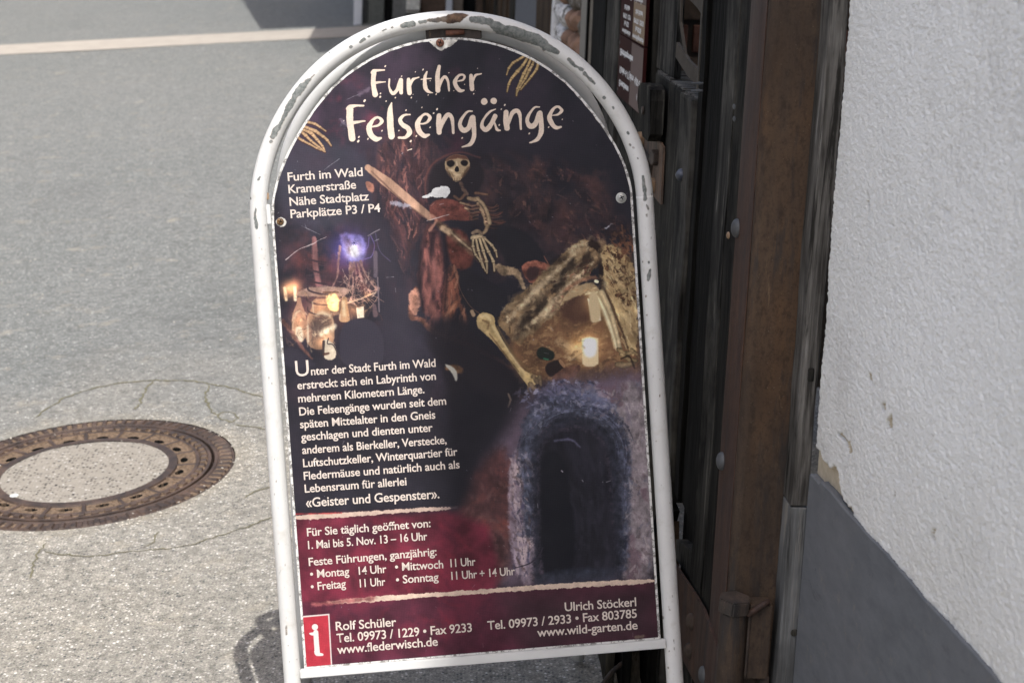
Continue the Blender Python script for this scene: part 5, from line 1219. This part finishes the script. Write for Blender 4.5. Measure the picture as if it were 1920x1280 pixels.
# rear frame, smaller arch folding out behind
fl = Vector((-.195, 3.11, G(-.195, 3.11))); fr = Vector((.338, 3.13, G(.338, 3.13)))
ap = BP(.010, A_B + .292, -.036)
bu = (fr - fl).normalized(); mid = (fl + fr) / 2; bv = (ap - mid); hb_ = bv.length; bv.normalize(); bh = (fr - fl).length / 2; bn = bu.cross(bv)
RT = .0125
TAP = lambda t: bh + .006 * min(1, t / (hb_ - bh))
path = [mid - bu * TAP(t) + bv * t for t in np.linspace(RT, hb_ - bh, 12)] + [mid + bv * (hb_ - bh) - bu * ((bh + .006) * math.cos(t)) + bv * (bh * math.sin(t)) for t in np.linspace(0, math.pi, 40)[1:-1]] + [mid + bu * TAP(t) + bv * t for t in np.linspace(hb_ - bh, RT, 12)]
tube('rear_frame', path, RT, M_WHITE, stand, 18)
r_ = bh - RT - .006; bm = bmesh.new()
pts = [(r_, .36)] + [(r_ * math.cos(t), hb_ - bh + r_ * math.sin(t)) for t in np.linspace(0, math.pi, 40)] + [(-r_, .36)]
vs = [bm.verts.new(mid + bu * a + bv * b + bn * .002) for a, b in pts]; vt = [bm.verts.new(mid + bu * a + bv * b - bn * .002) for a, b in pts]
bm.faces.new(vs); bm.faces.new(vt[::-1])
for i in range(len(pts)): bm.faces.new((vs[i], vt[i], vt[(i + 1) % len(pts)], vs[(i + 1) % len(pts)]))
from_bm('rear_panel', bm, M_BACKING, stand)

# ---------------------------------------------------------------- house wall with roughcast
WX = lambda y: .603 - .06 * (y - 2.43)
WDIR = Vector((.06, -1, 0)).normalized(); WNRM = Vector((-1, -.06, 0)).normalized()
WO = Vector((.603, 2.43, 0))
def WP(s, z, n=0.0): return WO + WDIR * s + WNRM * n + Vector((0, 0, z))
def wall_st(px, py):
    d = ray(px, py); t = (WO - CAM_POS).dot(WNRM) / d.dot(WNRM); q = CAM_POS + d * t - WO; return q.dot(WDIR), q.z
house = thing('plastered_house', 'white roughcast house wall with a grey painted plinth at the right edge', 'house', (WO.x, WO.y, G(WO.x, WO.y)))
PZ = .850
def roughcast():
    S0, S1, Z0, Z1 = 0.0, 1.55, PZ - .012, 1.95
    ns, nz = 760, 520
    s = np.linspace(S0, S1, ns); z = np.linspace(Z0, Z1, nz)
    r = np.random.default_rng(21)
    def nf(cell_mm, oc, gain=.55):
        return fractal(ns, nz, cell_mm / (1550 / ns), oc, r, gain=gain)
    st = lambda mm, oc: fractal(ns, nz, mm / (1550 / ns), oc, r, (2.0, 1), .6)
    a = st(6.5, 2); b = nf(26, 3); c = nf(200, 3); d = nf(5.5, 1)
    grain = 1 - np.abs(2 * a - 1) * 1.3
    h = .0017 * grain + .0010 * (b - .5) + .006 * (c - .5) + .0007 * (d - .5)
    Sg, Zg = np.meshgrid(s, z, indexing='ij')
    mat = np.zeros((ns, nz), int); wob = (nf(20, 4, .6) - .5)
    def chip(pts, depth=.004, m=1):
        nonlocal h, mat
        P = np.array([wall_st(*p) for p in pts]); ins = np.zeros(Sg.shape, bool); D = np.full(Sg.shape, 1e9)
        bb = (Sg > P[:, 0].min() - .03) & (Sg < P[:, 0].max() + .03) & (Zg > P[:, 1].min() - .03) & (Zg < P[:, 1].max() + .03)
        X = Sg[bb]; Y = Zg[bb]; I = np.zeros(X.shape, bool); Dm = np.full(X.shape, 1e9)
        for i in range(len(P)):
            p, q = P[i], P[(i + 1) % len(P)]
            cc = ((p[1] > Y) != (q[1] > Y)); I ^= cc & (X < (q[0] - p[0]) * (Y - p[1]) / ((q[1] - p[1]) or 1e-9) + p[0])
            ab = q - p; t = np.clip(((X - p[0]) * ab[0] + (Y - p[1]) * ab[1]) / (ab @ ab), 0, 1)
            Dm = np.minimum(Dm, np.hypot(X - p[0] - t * ab[0], Y - p[1] - t * ab[1]))
        dd = np.where(I, Dm, -Dm) + wob[bb] * .014
        k = dd > 0
        hv = h[bb]; hv[k] = -.0025 - depth * np.clip(dd[k] / .002, 0, 1) + .0005 * (d[bb][k] - .5); h[bb] = hv
        mv = mat[bb]; mv[k] = m; mat[bb] = mv
    chip([(1510, 840), (1527, 836), (1536, 850), (1546, 868), (1556, 876), (1562, 872), (1572, 880), (1574, 905), (1577, 930), (1590, 948), (1597, 962), (1600, 985), (1560, 950), (1520, 900), (1505, 890)])
    chip([(1567, 806), (1577, 812), (1592, 828), (1598, 848), (1590, 848), (1582, 828), (1570, 816)], .003)
    chip([(1652, 757), (1662, 754), (1664, 768), (1656, 774)], .002); chip([(1664, 782), (1672, 776), (1678, 800), (1672, 812), (1664, 800)], .002)
    chip([(1628, 704), (1634, 702), (1636, 718), (1630, 716)], .001); chip([(1644, 698), (1650, 700), (1648, 710)], .001)
    chip([(1745, 995), (1754, 993), (1752, 1012), (1745, 1008)], .0015); chip([(1676, 930), (1682, 922), (1678, 940)], .001); chip([(1588, 948), (1597, 950), (1600, 968), (1592, 962)], .002)
    chip([(1628, 358), (1632, 372), (1630, 402), (1627, 384)], .001)
    Pp = np.array(WO)[None, None] + Sg[..., None] * np.array(WDIR) + h[..., None] * np.array(WNRM); Pp[..., 2] += Zg
    V = Pp.reshape(-1, 3)
    i, j = np.meshgrid(np.arange(ns - 1), np.arange(nz - 1), indexing='ij')
    F = np.stack([i * nz + j, (i + 1) * nz + j, (i + 1) * nz + j + 1, i * nz + j + 1], -1).reshape(-1, 4)
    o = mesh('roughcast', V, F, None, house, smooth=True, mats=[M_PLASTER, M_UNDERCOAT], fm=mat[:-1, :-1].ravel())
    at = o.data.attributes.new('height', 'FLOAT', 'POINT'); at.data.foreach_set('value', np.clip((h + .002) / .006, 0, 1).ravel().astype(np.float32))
roughcast()
def wall_block(name, s0, s1, z0, z1, n0, n1, mat, parent, bevel=0.0):
    bm = bmesh.new(); bmesh.ops.create_cube(bm, size=1)
    for v in bm.verts: v.co = WP(s0 if v.co.x < 0 else s1, z0 if v.co.y < 0 else z1, n0 if v.co.z < 0 else n1)
    return from_bm(name, bm, mat, parent, bevel=bevel)
wall_block('wall', 0.0, 5.14, -.6, 12.4, -6.0, -.012, M_PLASTER, house)
wall_block('wall_face', 1.549, 5.14, PZ - .01, 12.4, -.011, 0.0, M_PLASTER, house)
wall_block('wall_face', 0.0, 1.549, 1.949, 12.4, -.011, 0.0, M_PLASTER, house)
# plinth with a hand-cut, slightly wavy upper edge
V = []; F = []
n = 220
for i in range(n + 1):
    s = 5.14 * (i / n) ** 1.6
    zt = PZ + .0010 * math.sin(s * 21) + .0005 * math.sin(s * 57 + 1) + rnd.uniform(-.0004, .0004) - (.006 if s < .05 else 0)
    V += [WP(s, -.5, .0052), WP(s, zt - .0015, .0052), WP(s, zt, .0035), WP(s, zt, -.011)]
for i in range(n):
    for k in range(3): F.append((4 * i + k, 4 * i + k + 1, 4 * i + 5 + k, 4 * i + 4 + k))
V += [WP(0, -.5, -.011)]; F.append((0, 4 * (n + 1), 3, 2, 1))
mesh('plinth', V, F, M_PLINTH, house)
# ---------------------------------------------------------------- wooden jamb against the house
jamb = thing('door_post', 'weathered silvery timber post between the rusty steel channel and the white wall', 'post', (.59, 2.45, G(.59, 2.45)))
box('weathered_timber', .5735, .601, 2.436, 2.50, .79, 2.6, M_WOOD_JAMB, jamb, .0025, 2, 60, .0016, 4)
box('painted_timber', .5735, .6005, 2.437, 2.50, .12, .788, M_WOOD_JAMB_PAINT, jamb, .0025, 2, 30, .0014, 9)
box('knot', .5845, .594, 2.4335, 2.44, .985, 1.006, M_WOOD_DARK, jamb, .003, 2)
dome('knot', (.5955, 2.4365, .585), (0, -1, 0), .006, .0018, M_WOOD_DARK, jamb)
box('backing_strip', .566, .5735, 2.52, 2.56, .12, 2.6, M_WOOD_BLACK, jamb, .001)

# ---------------------------------------------------------------- the old gate
GX = .50
gate = thing('timber_gate', 'dark weathered timber gate in a rusty steel frame beside the poster stand', 'gate', (GX, 3.1, G(GX, 3.1)))
# steel channel: flange facing the street, web facing the camera, rounded corner
prof = [(.500, 2.638), (.500, 2.502)] + [(.500 + .012 * (1 - math.cos(t)), 2.502 - .012 * math.sin(t)) for t in np.linspace(.2, math.pi / 2, 6)] + [(.5745, 2.490), (.578, 2.4925), (.5795, 2.497), (.5795, 2.512), (.566, 2.503), (.520, 2.503), (.508, 2.512), (.507, 2.638)]
V = []; F = []
zs = np.linspace(.16, 2.6, 60)
for z in zs:
    for (x, y) in prof: V.append((x + .0004 * math.sin(z * 13), y + .0006 * math.sin(z * 9 + x * 200), z))
m_ = len(prof)
for i in range(len(zs) - 1):
    for k in range(m_): F.append((i * m_ + k, i * m_ + (k + 1) % m_, (i + 1) * m_ + (k + 1) % m_, (i + 1) * m_ + k))
F.append(tuple(range(m_)))
F.append(tuple(range((len(zs) - 1) * m_, len(zs) * m_))[::-1])
ch_ = mesh('steel_channel', V, F, M_STEEL, gate)
box('steel_edge_strip', .4985, .4998, 2.506, 2.630, .52, 2.59, M_STEEL_RED, gate, .0004)
for y, z in ((2.614, 1.182), (2.607, .805)):
    dome('bolt_head', (.4985, y, z), (-1, -.12, 0), .0150, .0085, M_BOLT, gate, 28, 6, .0015)
# planks behind the channel
M_ENDG = wood('pale_end_grain', (.05, .048, .044), (.19, .185, .175), 1.2, along='x', streak=120)
def plank(y0, y1, z0, z1, mat, x=GX, th=.03, s=1, name='plank', bev=.003, wob=.0016):
    return box(name, x, x + th, y0, y1, z0, z1, mat, gate, bev, 2, max(4, int((z1 - z0) * 26)), wob, s)
plank(2.652, 2.742, .18, 2.6, M_WOOD_DARK, GX + .004, s=2); plank(2.746, 2.862, .30, 2.6, M_WOOD_GREY, GX + .003, s=3)
plank(2.874, 3.070, .575, 2.6, M_WOOD_BLACK, GX + .013, s=5); 
plank(3.075, 3.125, .575, 2.6, M_WOOD_BLACK, GX + .006, s=6)
# two stout boards that stop under the little window
plank(3.132, 3.285, .55, 1.329, M_WOOD_GREY, GX - .003, .075, 7, 'stile', .006, .003)
plank(3.288, 3.470, .53, 1.331, M_WOOD_DARK, GX, .075, 8, 'stile', .006, .003)
plank(3.474, 3.690, .50, 1.333, M_WOOD_DARK, GX + .004, .07, 9, 'stile', .006, .003)
plank(3.700, 3.77, .25, 1.9, M_BLACK, GX + .03, .02, 10)
plank(3.478, 3.750, 1.336, 2.6, M_WOOD_GREY, GX + .012, .014, 11)
for y0_, y1_, zt_ in ((3.140, 3.280, 1.3285), (3.294, 3.464, 1.3305), (3.480, 3.684, 1.3325)):
    for q_ in range(9):
        ya = y0_ + (y1_ - y0_) * q_ / 9
        box('end_grain', GX + .004 + rnd.uniform(0, .002), GX + .066, ya, ya + (y1_ - y0_) / 9 - .0035, zt_ - .006, zt_ + rnd.uniform(.0015, .005), M_ENDG, gate, .0015)
plank(3.774, 4.060, .25, 2.6, M_WOOD_DARK, GX + .004, .03, 12); plank(4.063, 4.358, .25, 2.6, M_WOOD_DARK, GX + .004, .03, 13)
plank(4.364, 4.672, .25, 2.6, M_WOOD_GREY, GX - .004, .04, 14); plank(4.680, 5.030, .25, 2.6, M_WOOD_BLACK, GX - .006, .05, 15)
# lower part of the gate
M_KICK = wood('olive_brown_wood', (.030, .026, .020), (.095, .085, .066), 1.2)
box('bottom_rail', GX + .004, GX + .05, 2.65, 3.06, .255, .345, M_WOOD_DARK, gate, .004, 2, 10, .001, 3)
box('sunk_board', GX + .028, GX + .05, 2.65, 3.12, .33, .60, M_WOOD_BLACK, gate, .002)
prism('sloping_sill', [(2.760, .578), (3.060, .505), (3.045, .470), (2.765, .515)], GX + .006, GX + .03, 'x', M_WOOD_GREY, gate, .002)
prism('diagonal_brace', [(3.06, .36), (3.34, .26), (3.34, .36), (3.12, .52)], GX - .012, GX + .02, 'x', M_WOOD_BROWN, gate, .003)
prism('diagonal_brace', [(3.36, .24), (3.46, .24), (3.20, .54), (3.12, .54)], GX - .008, GX + .02, 'x', M_WOOD_BLACK, gate, .003)
box('kick_board', .380, .398, 3.03, 3.40, .19, .46, M_KICK, gate, .004, 2, 8, .0015, 41)
box('kick_board', .408, .425, 2.99, 3.33, .19, .44, M_WOOD_BLACK, gate, .003)
prism('leaning_batten', [(2.985, .20), (3.05, .20), (3.26, .50), (3.20, .50)], .428, .446, 'x', M_KICK, gate, .003)
box('kick_board', .452, .470, 2.97, 3.36, .19, .46, M_WOOD_BLACK, gate, .003)
prism('leaning_batten', [(2.95, .21), (3.00, .21), (3.00, .50), (2.96, .50)], .470, .486, 'x', M_WOOD_GREY, gate, .003)
plank(3.30, 3.40, .20, .62, M_WOOD_GREY, GX - .02, .03, 31, 'batten'); plank(3.42, 3.60, .20, .50, M_WOOD_BLACK, GX - .01, .03, 32, 'batten')
plank(3.62, 3.76, .20, .55, M_WOOD_DARK, GX - .03, .04, 33, 'batten')
prism('gusset_plate', [(3.046, .474), (2.766, .516), (2.660, .528), (2.52, .52), (2.505, .20), (2.60, .22), (2.694, .379), (2.903, .351)], GX - .0065, GX - .0015, 'x', M_STEEL_RED, gate, .0008)
for y, z in ((2.758, .465), (2.760, .409)): dome('rivet', (GX - .0065, y, z), (-1, -.2, 0), .0150, .0095, M_IRON, gate, 24, 5, .001)
dome('rivet', (GX - .0065, 2.622, .458 - .03), (-1, -.1, 0), .0150, .007, M_BOLT, gate, 24, 5, .001)
# hinge barrel with its hexagonal cap and the bracket behind it
HY = 2.462
cyl('hinge_barrel', (.5045, HY, .16), (0, 0, 1), .0215, .449, M_STEEL, gate, 36, .0015, smooth=False)
cyl('hexagon_cap', (.5035, HY - .002, .6095), (.03, -.05, 1), .0268, .0235, M_IRON, gate, 6, .0022, rot=.25)
box('hinge_bracket', .528, .5625, 2.452, 2.4885, .50, .622, M_STEEL, gate, .002)
tube('weld_bead', [(.5275, 2.452, .50 + k * .011) for k in range(11)], [.0022 + .0009 * (k % 2) for k in range(11)], M_IRON, gate, 8)
tube('bent_strap', [(.522, 2.447, .608), (.534, 2.448, .616), (.548, 2.449, .627), (.556, 2.452, .629)], .0052, M_STEEL_RED, gate, 10)
box('hinge_leaf', .553, .568, 2.462, 2.489, .18, .50, M_IRON, gate, .002)
# window opening with its bent iron frame
win = box('window_frame', .506, .512, 3.136, 3.150, 1.345, 2.2, simple('grey_iron', s2l(74, 70, 64), .8, .15), gate, .001)
def strip(pts, w, th, mat, x, name='iron_strip'):
    """flat bar following (y, z) points at distance x behind the gate face"""
    V = []; F = []
    for i, (y, z, xx) in enumerate(pts):
        a = Vector(pts[max(i - 1, 0)][:2]); b = Vector(pts[min(i + 1, len(pts) - 1)][:2]); t = (b - a).normalized(); nn = Vector((-t.y, t.x)) * w / 2
        for (sx_, dx) in ((-1, 0), (1, 0), (1, th), (-1, th)): V.append((x + xx + dx, y + nn.x * sx_, z + nn.y * sx_))
    for i in range(len(pts) - 1):
        for k in range(4): F.append((4 * i + k, 4 * i + (k + 1) % 4, 4 * i + 4 + (k + 1) % 4, 4 * i + 4 + k))
    F += [(3, 2, 1, 0), tuple(range(len(V) - 4, len(V)))]
    return mesh(name, V, F, mat, win)
GI = simple('brown_grey_iron', s2l(70, 64, 57), .8, .15)
strip([(3.452, 1.95, .0), (3.440, 1.60, .0), (3.425, 1.45, .002), (3.36, 1.39, .006)], .012, .004, GI, .508)
strip([(3.470, 1.395, .0), (3.30, 1.372, .0), (3.136, 1.362, .0)], .030, .006, GI, .512)
strip([(3.46, 1.525, .0), (3.28, 1.507, .0), (3.14, 1.482, .0)], .04, .006, GI, .520)
for z in (1.353, 1.366): 
    cyl('nail', (.502, 3.05, z), (-.3, .18, -.03), .0020, .022, M_BOLT, gate, 8); dome('nail_head', (.4955, 3.054, z - .0007), (-.6, -1, 0), .0034, .0008, M_BOLT, gate, 12, 3)
# brick wall seen through the opening
inner = thing('brick_wall', 'small patch of red brick wall seen through the window of the gate', 'wall', (.80, 4.25, .6))
box('mortar', .54, 1.5, 4.215, 4.30, .5, 2.3, simple('dark_mortar', s2l(70, 62, 54), .95), inner, 0)
MB1 = simple('red_brick', s2l(104, 72, 60), .9, amp=.4); MB2 = simple('brown_brick', s2l(86, 72, 60), .9, amp=.4)
for row in range(4):
    for k in range(3):
        x0 = .545 + k * .225 - (row % 2) * .11
        z0 = 1.262 + row * .0775
        box('brick', max(x0, .541), x0 + .212, 4.203, 4.22, z0, z0 + .066, MB1 if row % 2 else MB2, inner, .004)
# turning block and the latch plate
bm = bmesh.new()
pr = [(3.485, 1.222), (3.478, 1.29), (3.484, 1.312), (3.53, 1.318), (3.64, 1.312), (3.675, 1.300), (3.68, 1.27), (3.665, 1.228), (3.60, 1.203), (3.52, 1.203)]
v0 = [bm.verts.new((.466 + (.005 if z < 1.23 else 0), y, z)) for y, z in pr]; v1 = [bm.verts.new((.497, y, z)) for y, z in pr]
bm.faces.new(v0); bm.faces.new(v1[::-1])
for i in range(len(pr)): bm.faces.new((v0[i], v1[i], v1[(i + 1) % len(pr)], v0[(i + 1) % len(pr)]))
blk_ = from_bm('turning_block', bm, M_WOOD_DARK, gate, bevel=.007, seg=3)
cyl('pivot', (.4675, 3.58, 1.26), (-1, 0, 0), .009, .004, M_IRON, blk_, bevel=.001)
M_LATCH = rusty('rusty_latch', s2l(112, 92, 76), s2l(84, 70, 60), s2l(132, 98, 70))
prism('latch_plate', [(3.50, 1.205), (3.80, 1.185), (3.81, 1.12), (3.56, 1.085), (3.44, 1.085), (3.452, 1.20)], GX - .006, GX - .001, 'x', M_LATCH, gate, .001)
for y, z, m__ in ((3.76, 1.178, M_BRASS), (3.52, 1.170, M_IRON), (3.545, 1.108, M_BRASS)):
    cyl('latch_bolt', (GX - .004, y, z), (-1, -.25, 0), .0175, .016, m__, gate, 6, .002)
prism('latch_hook', [(3.58, 1.155), (3.80, 1.165), (3.80, 1.12), (3.70, 1.135), (3.60, 1.118)], GX - .03, GX - .006, 'x', M_IRON, gate, .004)
dome('bolt_head', (GX - .003, 3.203, 1.180), (-1, -.3, 0), .0125, .010, simple('blue_grey_bolt', s2l(86, 90, 100), .5, .5, .3), gate, 4, 3, .002)
for y, z in ((2.7285, 1.3585), (2.720, 1.340)): dome('nail_head', (GX + .001, y, z), (-1, -.4, 0), .0045, .001, M_BOLT, gate, 14, 3)
dome('nail_head', (GX + .001, 2.702, 1.155), (-1, -.2, 0), .006, .003, M_BRASS, gate, 14, 3)
# hook and chrome knob at the foot
tube('iron_hook', [(.425, 3.02, .275), (.405, 3.00, .274), (.385, 2.975, .268), (.368, 2.96, .252), (.362, 2.95, .235), (.363, 2.945, .222)], .0045, M_IRON, gate, 10)
kb = NM('chrome_knob', .18, .5, 1.0); kb.col((.6, .62, .65))
dome('knob', (.372, 2.985, .226), (-.2, -1, .4), .007, .007, kb.m, gate, 20, 8, .003)

# ---------------------------------------------------------------- brown information plates
def m_plate():
    k = NM('dark_brown_enamel', .6, .02)
    k.col(k.mix(k.ramp(k.noise(9, 4), [(.3, 0.0), (.7, 1.0)]), s2l(46, 22, 21), s2l(54, 28, 27))); return k.m
M_PLATE = m_plate()
k_ = NM('taupe_reflection', .6, .04); k_.col(s2l(104, 90, 86)); M_TAUPE = k_.m  # flat colours of the reflection painted on the plates
k_ = NM('tan_reflection', .6, .04); k_.col(s2l(136, 118, 98)); M_TAN = k_.m
def plate(z0, z1, label):
    t = thing('information_plate', label, 'sign', (.49, 4.01, z0), 'brown plates screwed to the gate')
    box('plate', .486, .494, 3.772, 4.250, z0, z1, M_PLATE, t, .0008)
    return t
PX = lambda a, b: Vector((.4853, a, b))
def ptxt(s, y0, y1, z, cap, parent, bold=.03): lettering(s, (y0, z), (y1, z), M_INK_W, cap=cap * 1.25, parent=parent, plane=PX, bold=.045)
lowp = plate(1.2285, 1.3755, 'lower brown plate on the gate listing the entrance prices')
upp = plate(1.378, 1.560, 'upper brown plate on the gate with two columns of contact details')
box('taupe_reflection_patch', .4856, .4862, 3.776, 3.990, 1.231, 1.373, M_TAUPE, lowp, 0)  # this and the next two patches paint a reflection of sunlit surroundings
box('tan_reflection_patch', .4856, .4862, 3.776, 3.990, 1.381, 1.466, M_TAN, upp, 0)
box('taupe_reflection_patch', .4856, .4862, 3.776, 3.990, 1.467, 1.556, M_TAUPE, upp, 0)
ptxt('Eintrittspreise', 4.215, 3.955, 1.3425, .0125, lowp); ptxt('Kinder 6-17 Jahre  4,00 €', 4.205, 3.800, 1.3005, .0125, lowp); ptxt('Erwachsene', 4.205, 4.01, 1.2685, .0125, lowp); ptxt('4', 3.855, 3.845, 1.2685, .0125, lowp)
box('underline', .4852, .4856, 3.962, 4.210, 1.3335, 1.3372, M_INK_W, lowp, 0)
ptxt('und nach Terminabsprache', 4.19, 3.83, 1.4785, .0110, upp)
for z, sL, sR, w in ((1.4500, 'Rolf Schüler', 'Ulrich Stöckerl', .11), (1.4300, '09973 / 1229', '09973 / 2933', .15), (1.4125, 'Fax 9233', 'Fax 803785', .09), (1.393, 'www.flederwisch.de', 'www.wild-garten.de', .17)):
    ptxt(sL, 4.115 + w / 2, 4.115 - w / 2, z, .0088, upp); ptxt(sR, 3.885 + w * .6, 3.885 - w * .6, z, .0088, upp)
for t__, y, z in ((lowp, 4.236, 1.356), (lowp, 4.236, 1.243), (lowp, 3.79, 1.352), (upp, 3.79, 1.392), (upp, 4.236, 1.54)):
    dome('screw', (.4862, y, z), (-1, 0, 0), .0042, .0012, M_BOLT, t__, 14, 3)

# ---------------------------------------------------------------- further along the wall
frame_ = thing('gate_frame', 'narrow grey metal upright between the timber gate and the whitewashed stone pillar', 'post', (.5, 5.15, G(.5, 5.15)))
box('upright', .487, .56, 5.045, 5.33, .2, 2.6, simple('grey_weathered_metal', s2l(120, 116, 108), .7, amp=.15), frame_, .003)
box('edge', .480, .487, 5.045, 5.075, .2, 2.6, M_WOOD_BLACK, frame_, .001)
pil = thing('stone_pillar', 'rough stone pillar with flaking whitewash behind the top of the stand', 'pillar', (.6, 5.9, G(.6, 5.9)))
box('core', .53, .9, 5.35, 6.55, .2, 2.6, simple('pillar_mortar', s2l(120, 112, 100), .95, amp=.2), pil, 0)
def m_stone(nm, c, w):
    k = NM(nm, .9, .2)
    f = k.noise(26, 6, .75)
    cc = k.mix(k.ramp(k.noise(14, 4), [(.3, 0.0), (.7, 1.0)]), tuple(v * .5 for v in c), c)
    k.col(k.mix(k.ramp(f, [(w, 0.0), (w + .08, 1.0)]), cc, (.62, .61, .60))); k.bump(f, .004, 1); return k.m
MS = [m_stone('stone_whitewashed', s2l(110, 104, 96), .42), m_stone('stone_grey', s2l(112, 104, 94), .60), m_stone('stone_pinkish', s2l(150, 118, 98), .66), m_stone('stone_dark', s2l(84, 78, 70), .62)]
for row in range(17):
    y = 5.36; z = .42 + row * .075
    while y < 6.52:
        w = rnd.uniform(.12, .30); h = rnd.uniform(.060, .082)
        if z < .9 and row % 1 == 0 and z + h < .80: y += w; continue
        bm = bmesh.new(); bmesh.ops.create_icosphere(bm, subdivisions=2, radius=1)
        bmesh.ops.scale(bm, verts=bm.verts, vec=(.035 + rnd.uniform(0, .012), w * .53, h * .54))
        for v in bm.verts: v.co = v.co * (1 + rnd.uniform(-.09, .09))
        bmesh.ops.translate(bm, verts=bm.verts, vec=(.528, min(y + w / 2, 6.48), z + rnd.uniform(-.008, .008)))
        wl_ = (y > 6.0 and rnd.random() < .8)
        from_bm('stone', bm, MS[0] if wl_ else rnd.choice(MS[1:]), pil)
        y += w
box('limewashed_edge', .49, .60, 6.48, 6.60, .3, 2.6, m_stone('limewash', s2l(190, 186, 180), .36), pil, .01, 2, 20, .006, 3)
pst = thing('timber_post', 'brown timber post beyond the whitewashed pillar, behind the top right of the stand', 'post', (.5, 7.0, G(.5, 7.0)))
box('post', .49, .62, 6.66, 7.50, .3, 2.6, M_WOOD_BROWN, pst, .01, 2, 20, .004, 5)
shd = thing('slate_grey_door', 'slate grey door in deep shade beyond the brown timber post', 'door', (.52, 8.4, G(.52, 8.4)))
box('door_leaf', .50, .56, 7.54, 9.35, .4, 2.8, simple('slate_paint', s2l(70, 74, 84), .6), shd, .004)
box('handle', .47, .50, 7.75, 7.80, 1.45, 1.6, M_IRON, shd, .004)
gp = thing('garage_gate', 'dark brown boarded gate in the shade above the left of the arch top', 'gate', (.5, 11.5, G(.5, 11.5)))
y = 9.40; k = 0
while y < 13.9:
    box('board', .49 + .01 * (k % 2), .54, y, y + .36, .4, 3.2, M_WOOD_BROWN if k % 3 else M_WOOD_DARK, gp, .004); y += .37; k += 1
far = thing('far_house', 'shaded grey and brown house front at the top of the picture, across the street bend', 'house', (.2, 14.0, G(.2, 14)))
GRY = simple('grey_shutter', s2l(104, 104, 102), .7); GRD = simple('dark_grey_panel', s2l(66, 68, 68), .6); WHT = simple('white_corner', s2l(205, 208, 214), .8, amp=.05); BRW = simple('brown_door', s2l(84, 68, 56), .7)
box('wall', -.47, 6, 14.10, 20, .3, 6.4, simple('shaded_render', s2l(140, 138, 134), .9), far, 0)
for nm, x0, x1, m__, yy, z0 in (('corner_strip', -.545, -.475, WHT, 13.98, .70), ('shutter', -.475, -.43, GRD, 14.04, .70), ('panel', -.43, -.30, simple('green_grey_panel', s2l(92, 94, 90), .6), 14.0, .74), ('gap', -.30, -.235, M_BLACK, 14.05, .72),
                        ('shutter', -.235, -.115, GRY, 13.99, .74), ('shutter', -.115, -.02, GRY, 14.01, .74), ('door', -.02, .19, BRW, 14.02, .74), ('downpipe', .19, .245, WHT, 13.96, .74), ('frame', .245, .33, simple('taupe_frame', s2l(120, 108, 96), .7), 14.0, .74), ('gap', .33, .43, M_BLACK, 14.05, .74), ('frame', .43, .49, BRW, 13.99, .74)):
    box(nm, x0 + .002, x1 - .002, yy, 14.10, z0, 3.1, m__, far, .006)
box('letter_box', -.125, -.015, 13.93, 13.988, .905, 1.02, simple('pale_box', s2l(206, 204, 196), .7), far, .01)
box('letter_flap', -.123, -.017, 13.921, 13.9295, .918, .928, M_IRON, far, .002)
box('added_jetty', -1.07, 6, 12.70, 15.2, 3.26, 9.0, simple('caster_render', s2l(150, 146, 140), .9), far, 0)  # unseen upper storey, added to cast the shadow on the far street
box('added_shade_box', -.52, .6, 11.1, 12.68, 3.22, 4.6, simple('caster_render_2', s2l(150, 146, 140), .9), far, 0)  # unseen box, added to step the outline of that shadow
box('roof', -1.04, 6.2, 12.75, 20.5, 9.01, 9.3, simple('roof_tiles', s2l(120, 70, 56), .9), far, 0)
# neighbouring house that closes the other side of the street (it returns sunlight to the shaded wall)
opp = thing('opposite_house', 'pale rendered house on the other side of the street, outside the frame on the left', 'house', (-6.2, 4, G(-6.2, 4)))
box('wall', -12, -6.2, -12, 26, -1.5, 7.0, simple('pale_render', s2l(222, 222, 222), .9, amp=.04), opp, 0)
for k in range(8):
    f_ = box('window', -6.22, -6.15, -9 + k * 4.2, -7.9 + k * 4.2, 1.3, 2.9, simple('dark_glass', (.03, .035, .04), .1), opp, .01)
    box('sill', -6.15, -6.05, -9.1 + k * 4.2, -7.8 + k * 4.2, 1.2, 1.295, WHT, f_, .01)
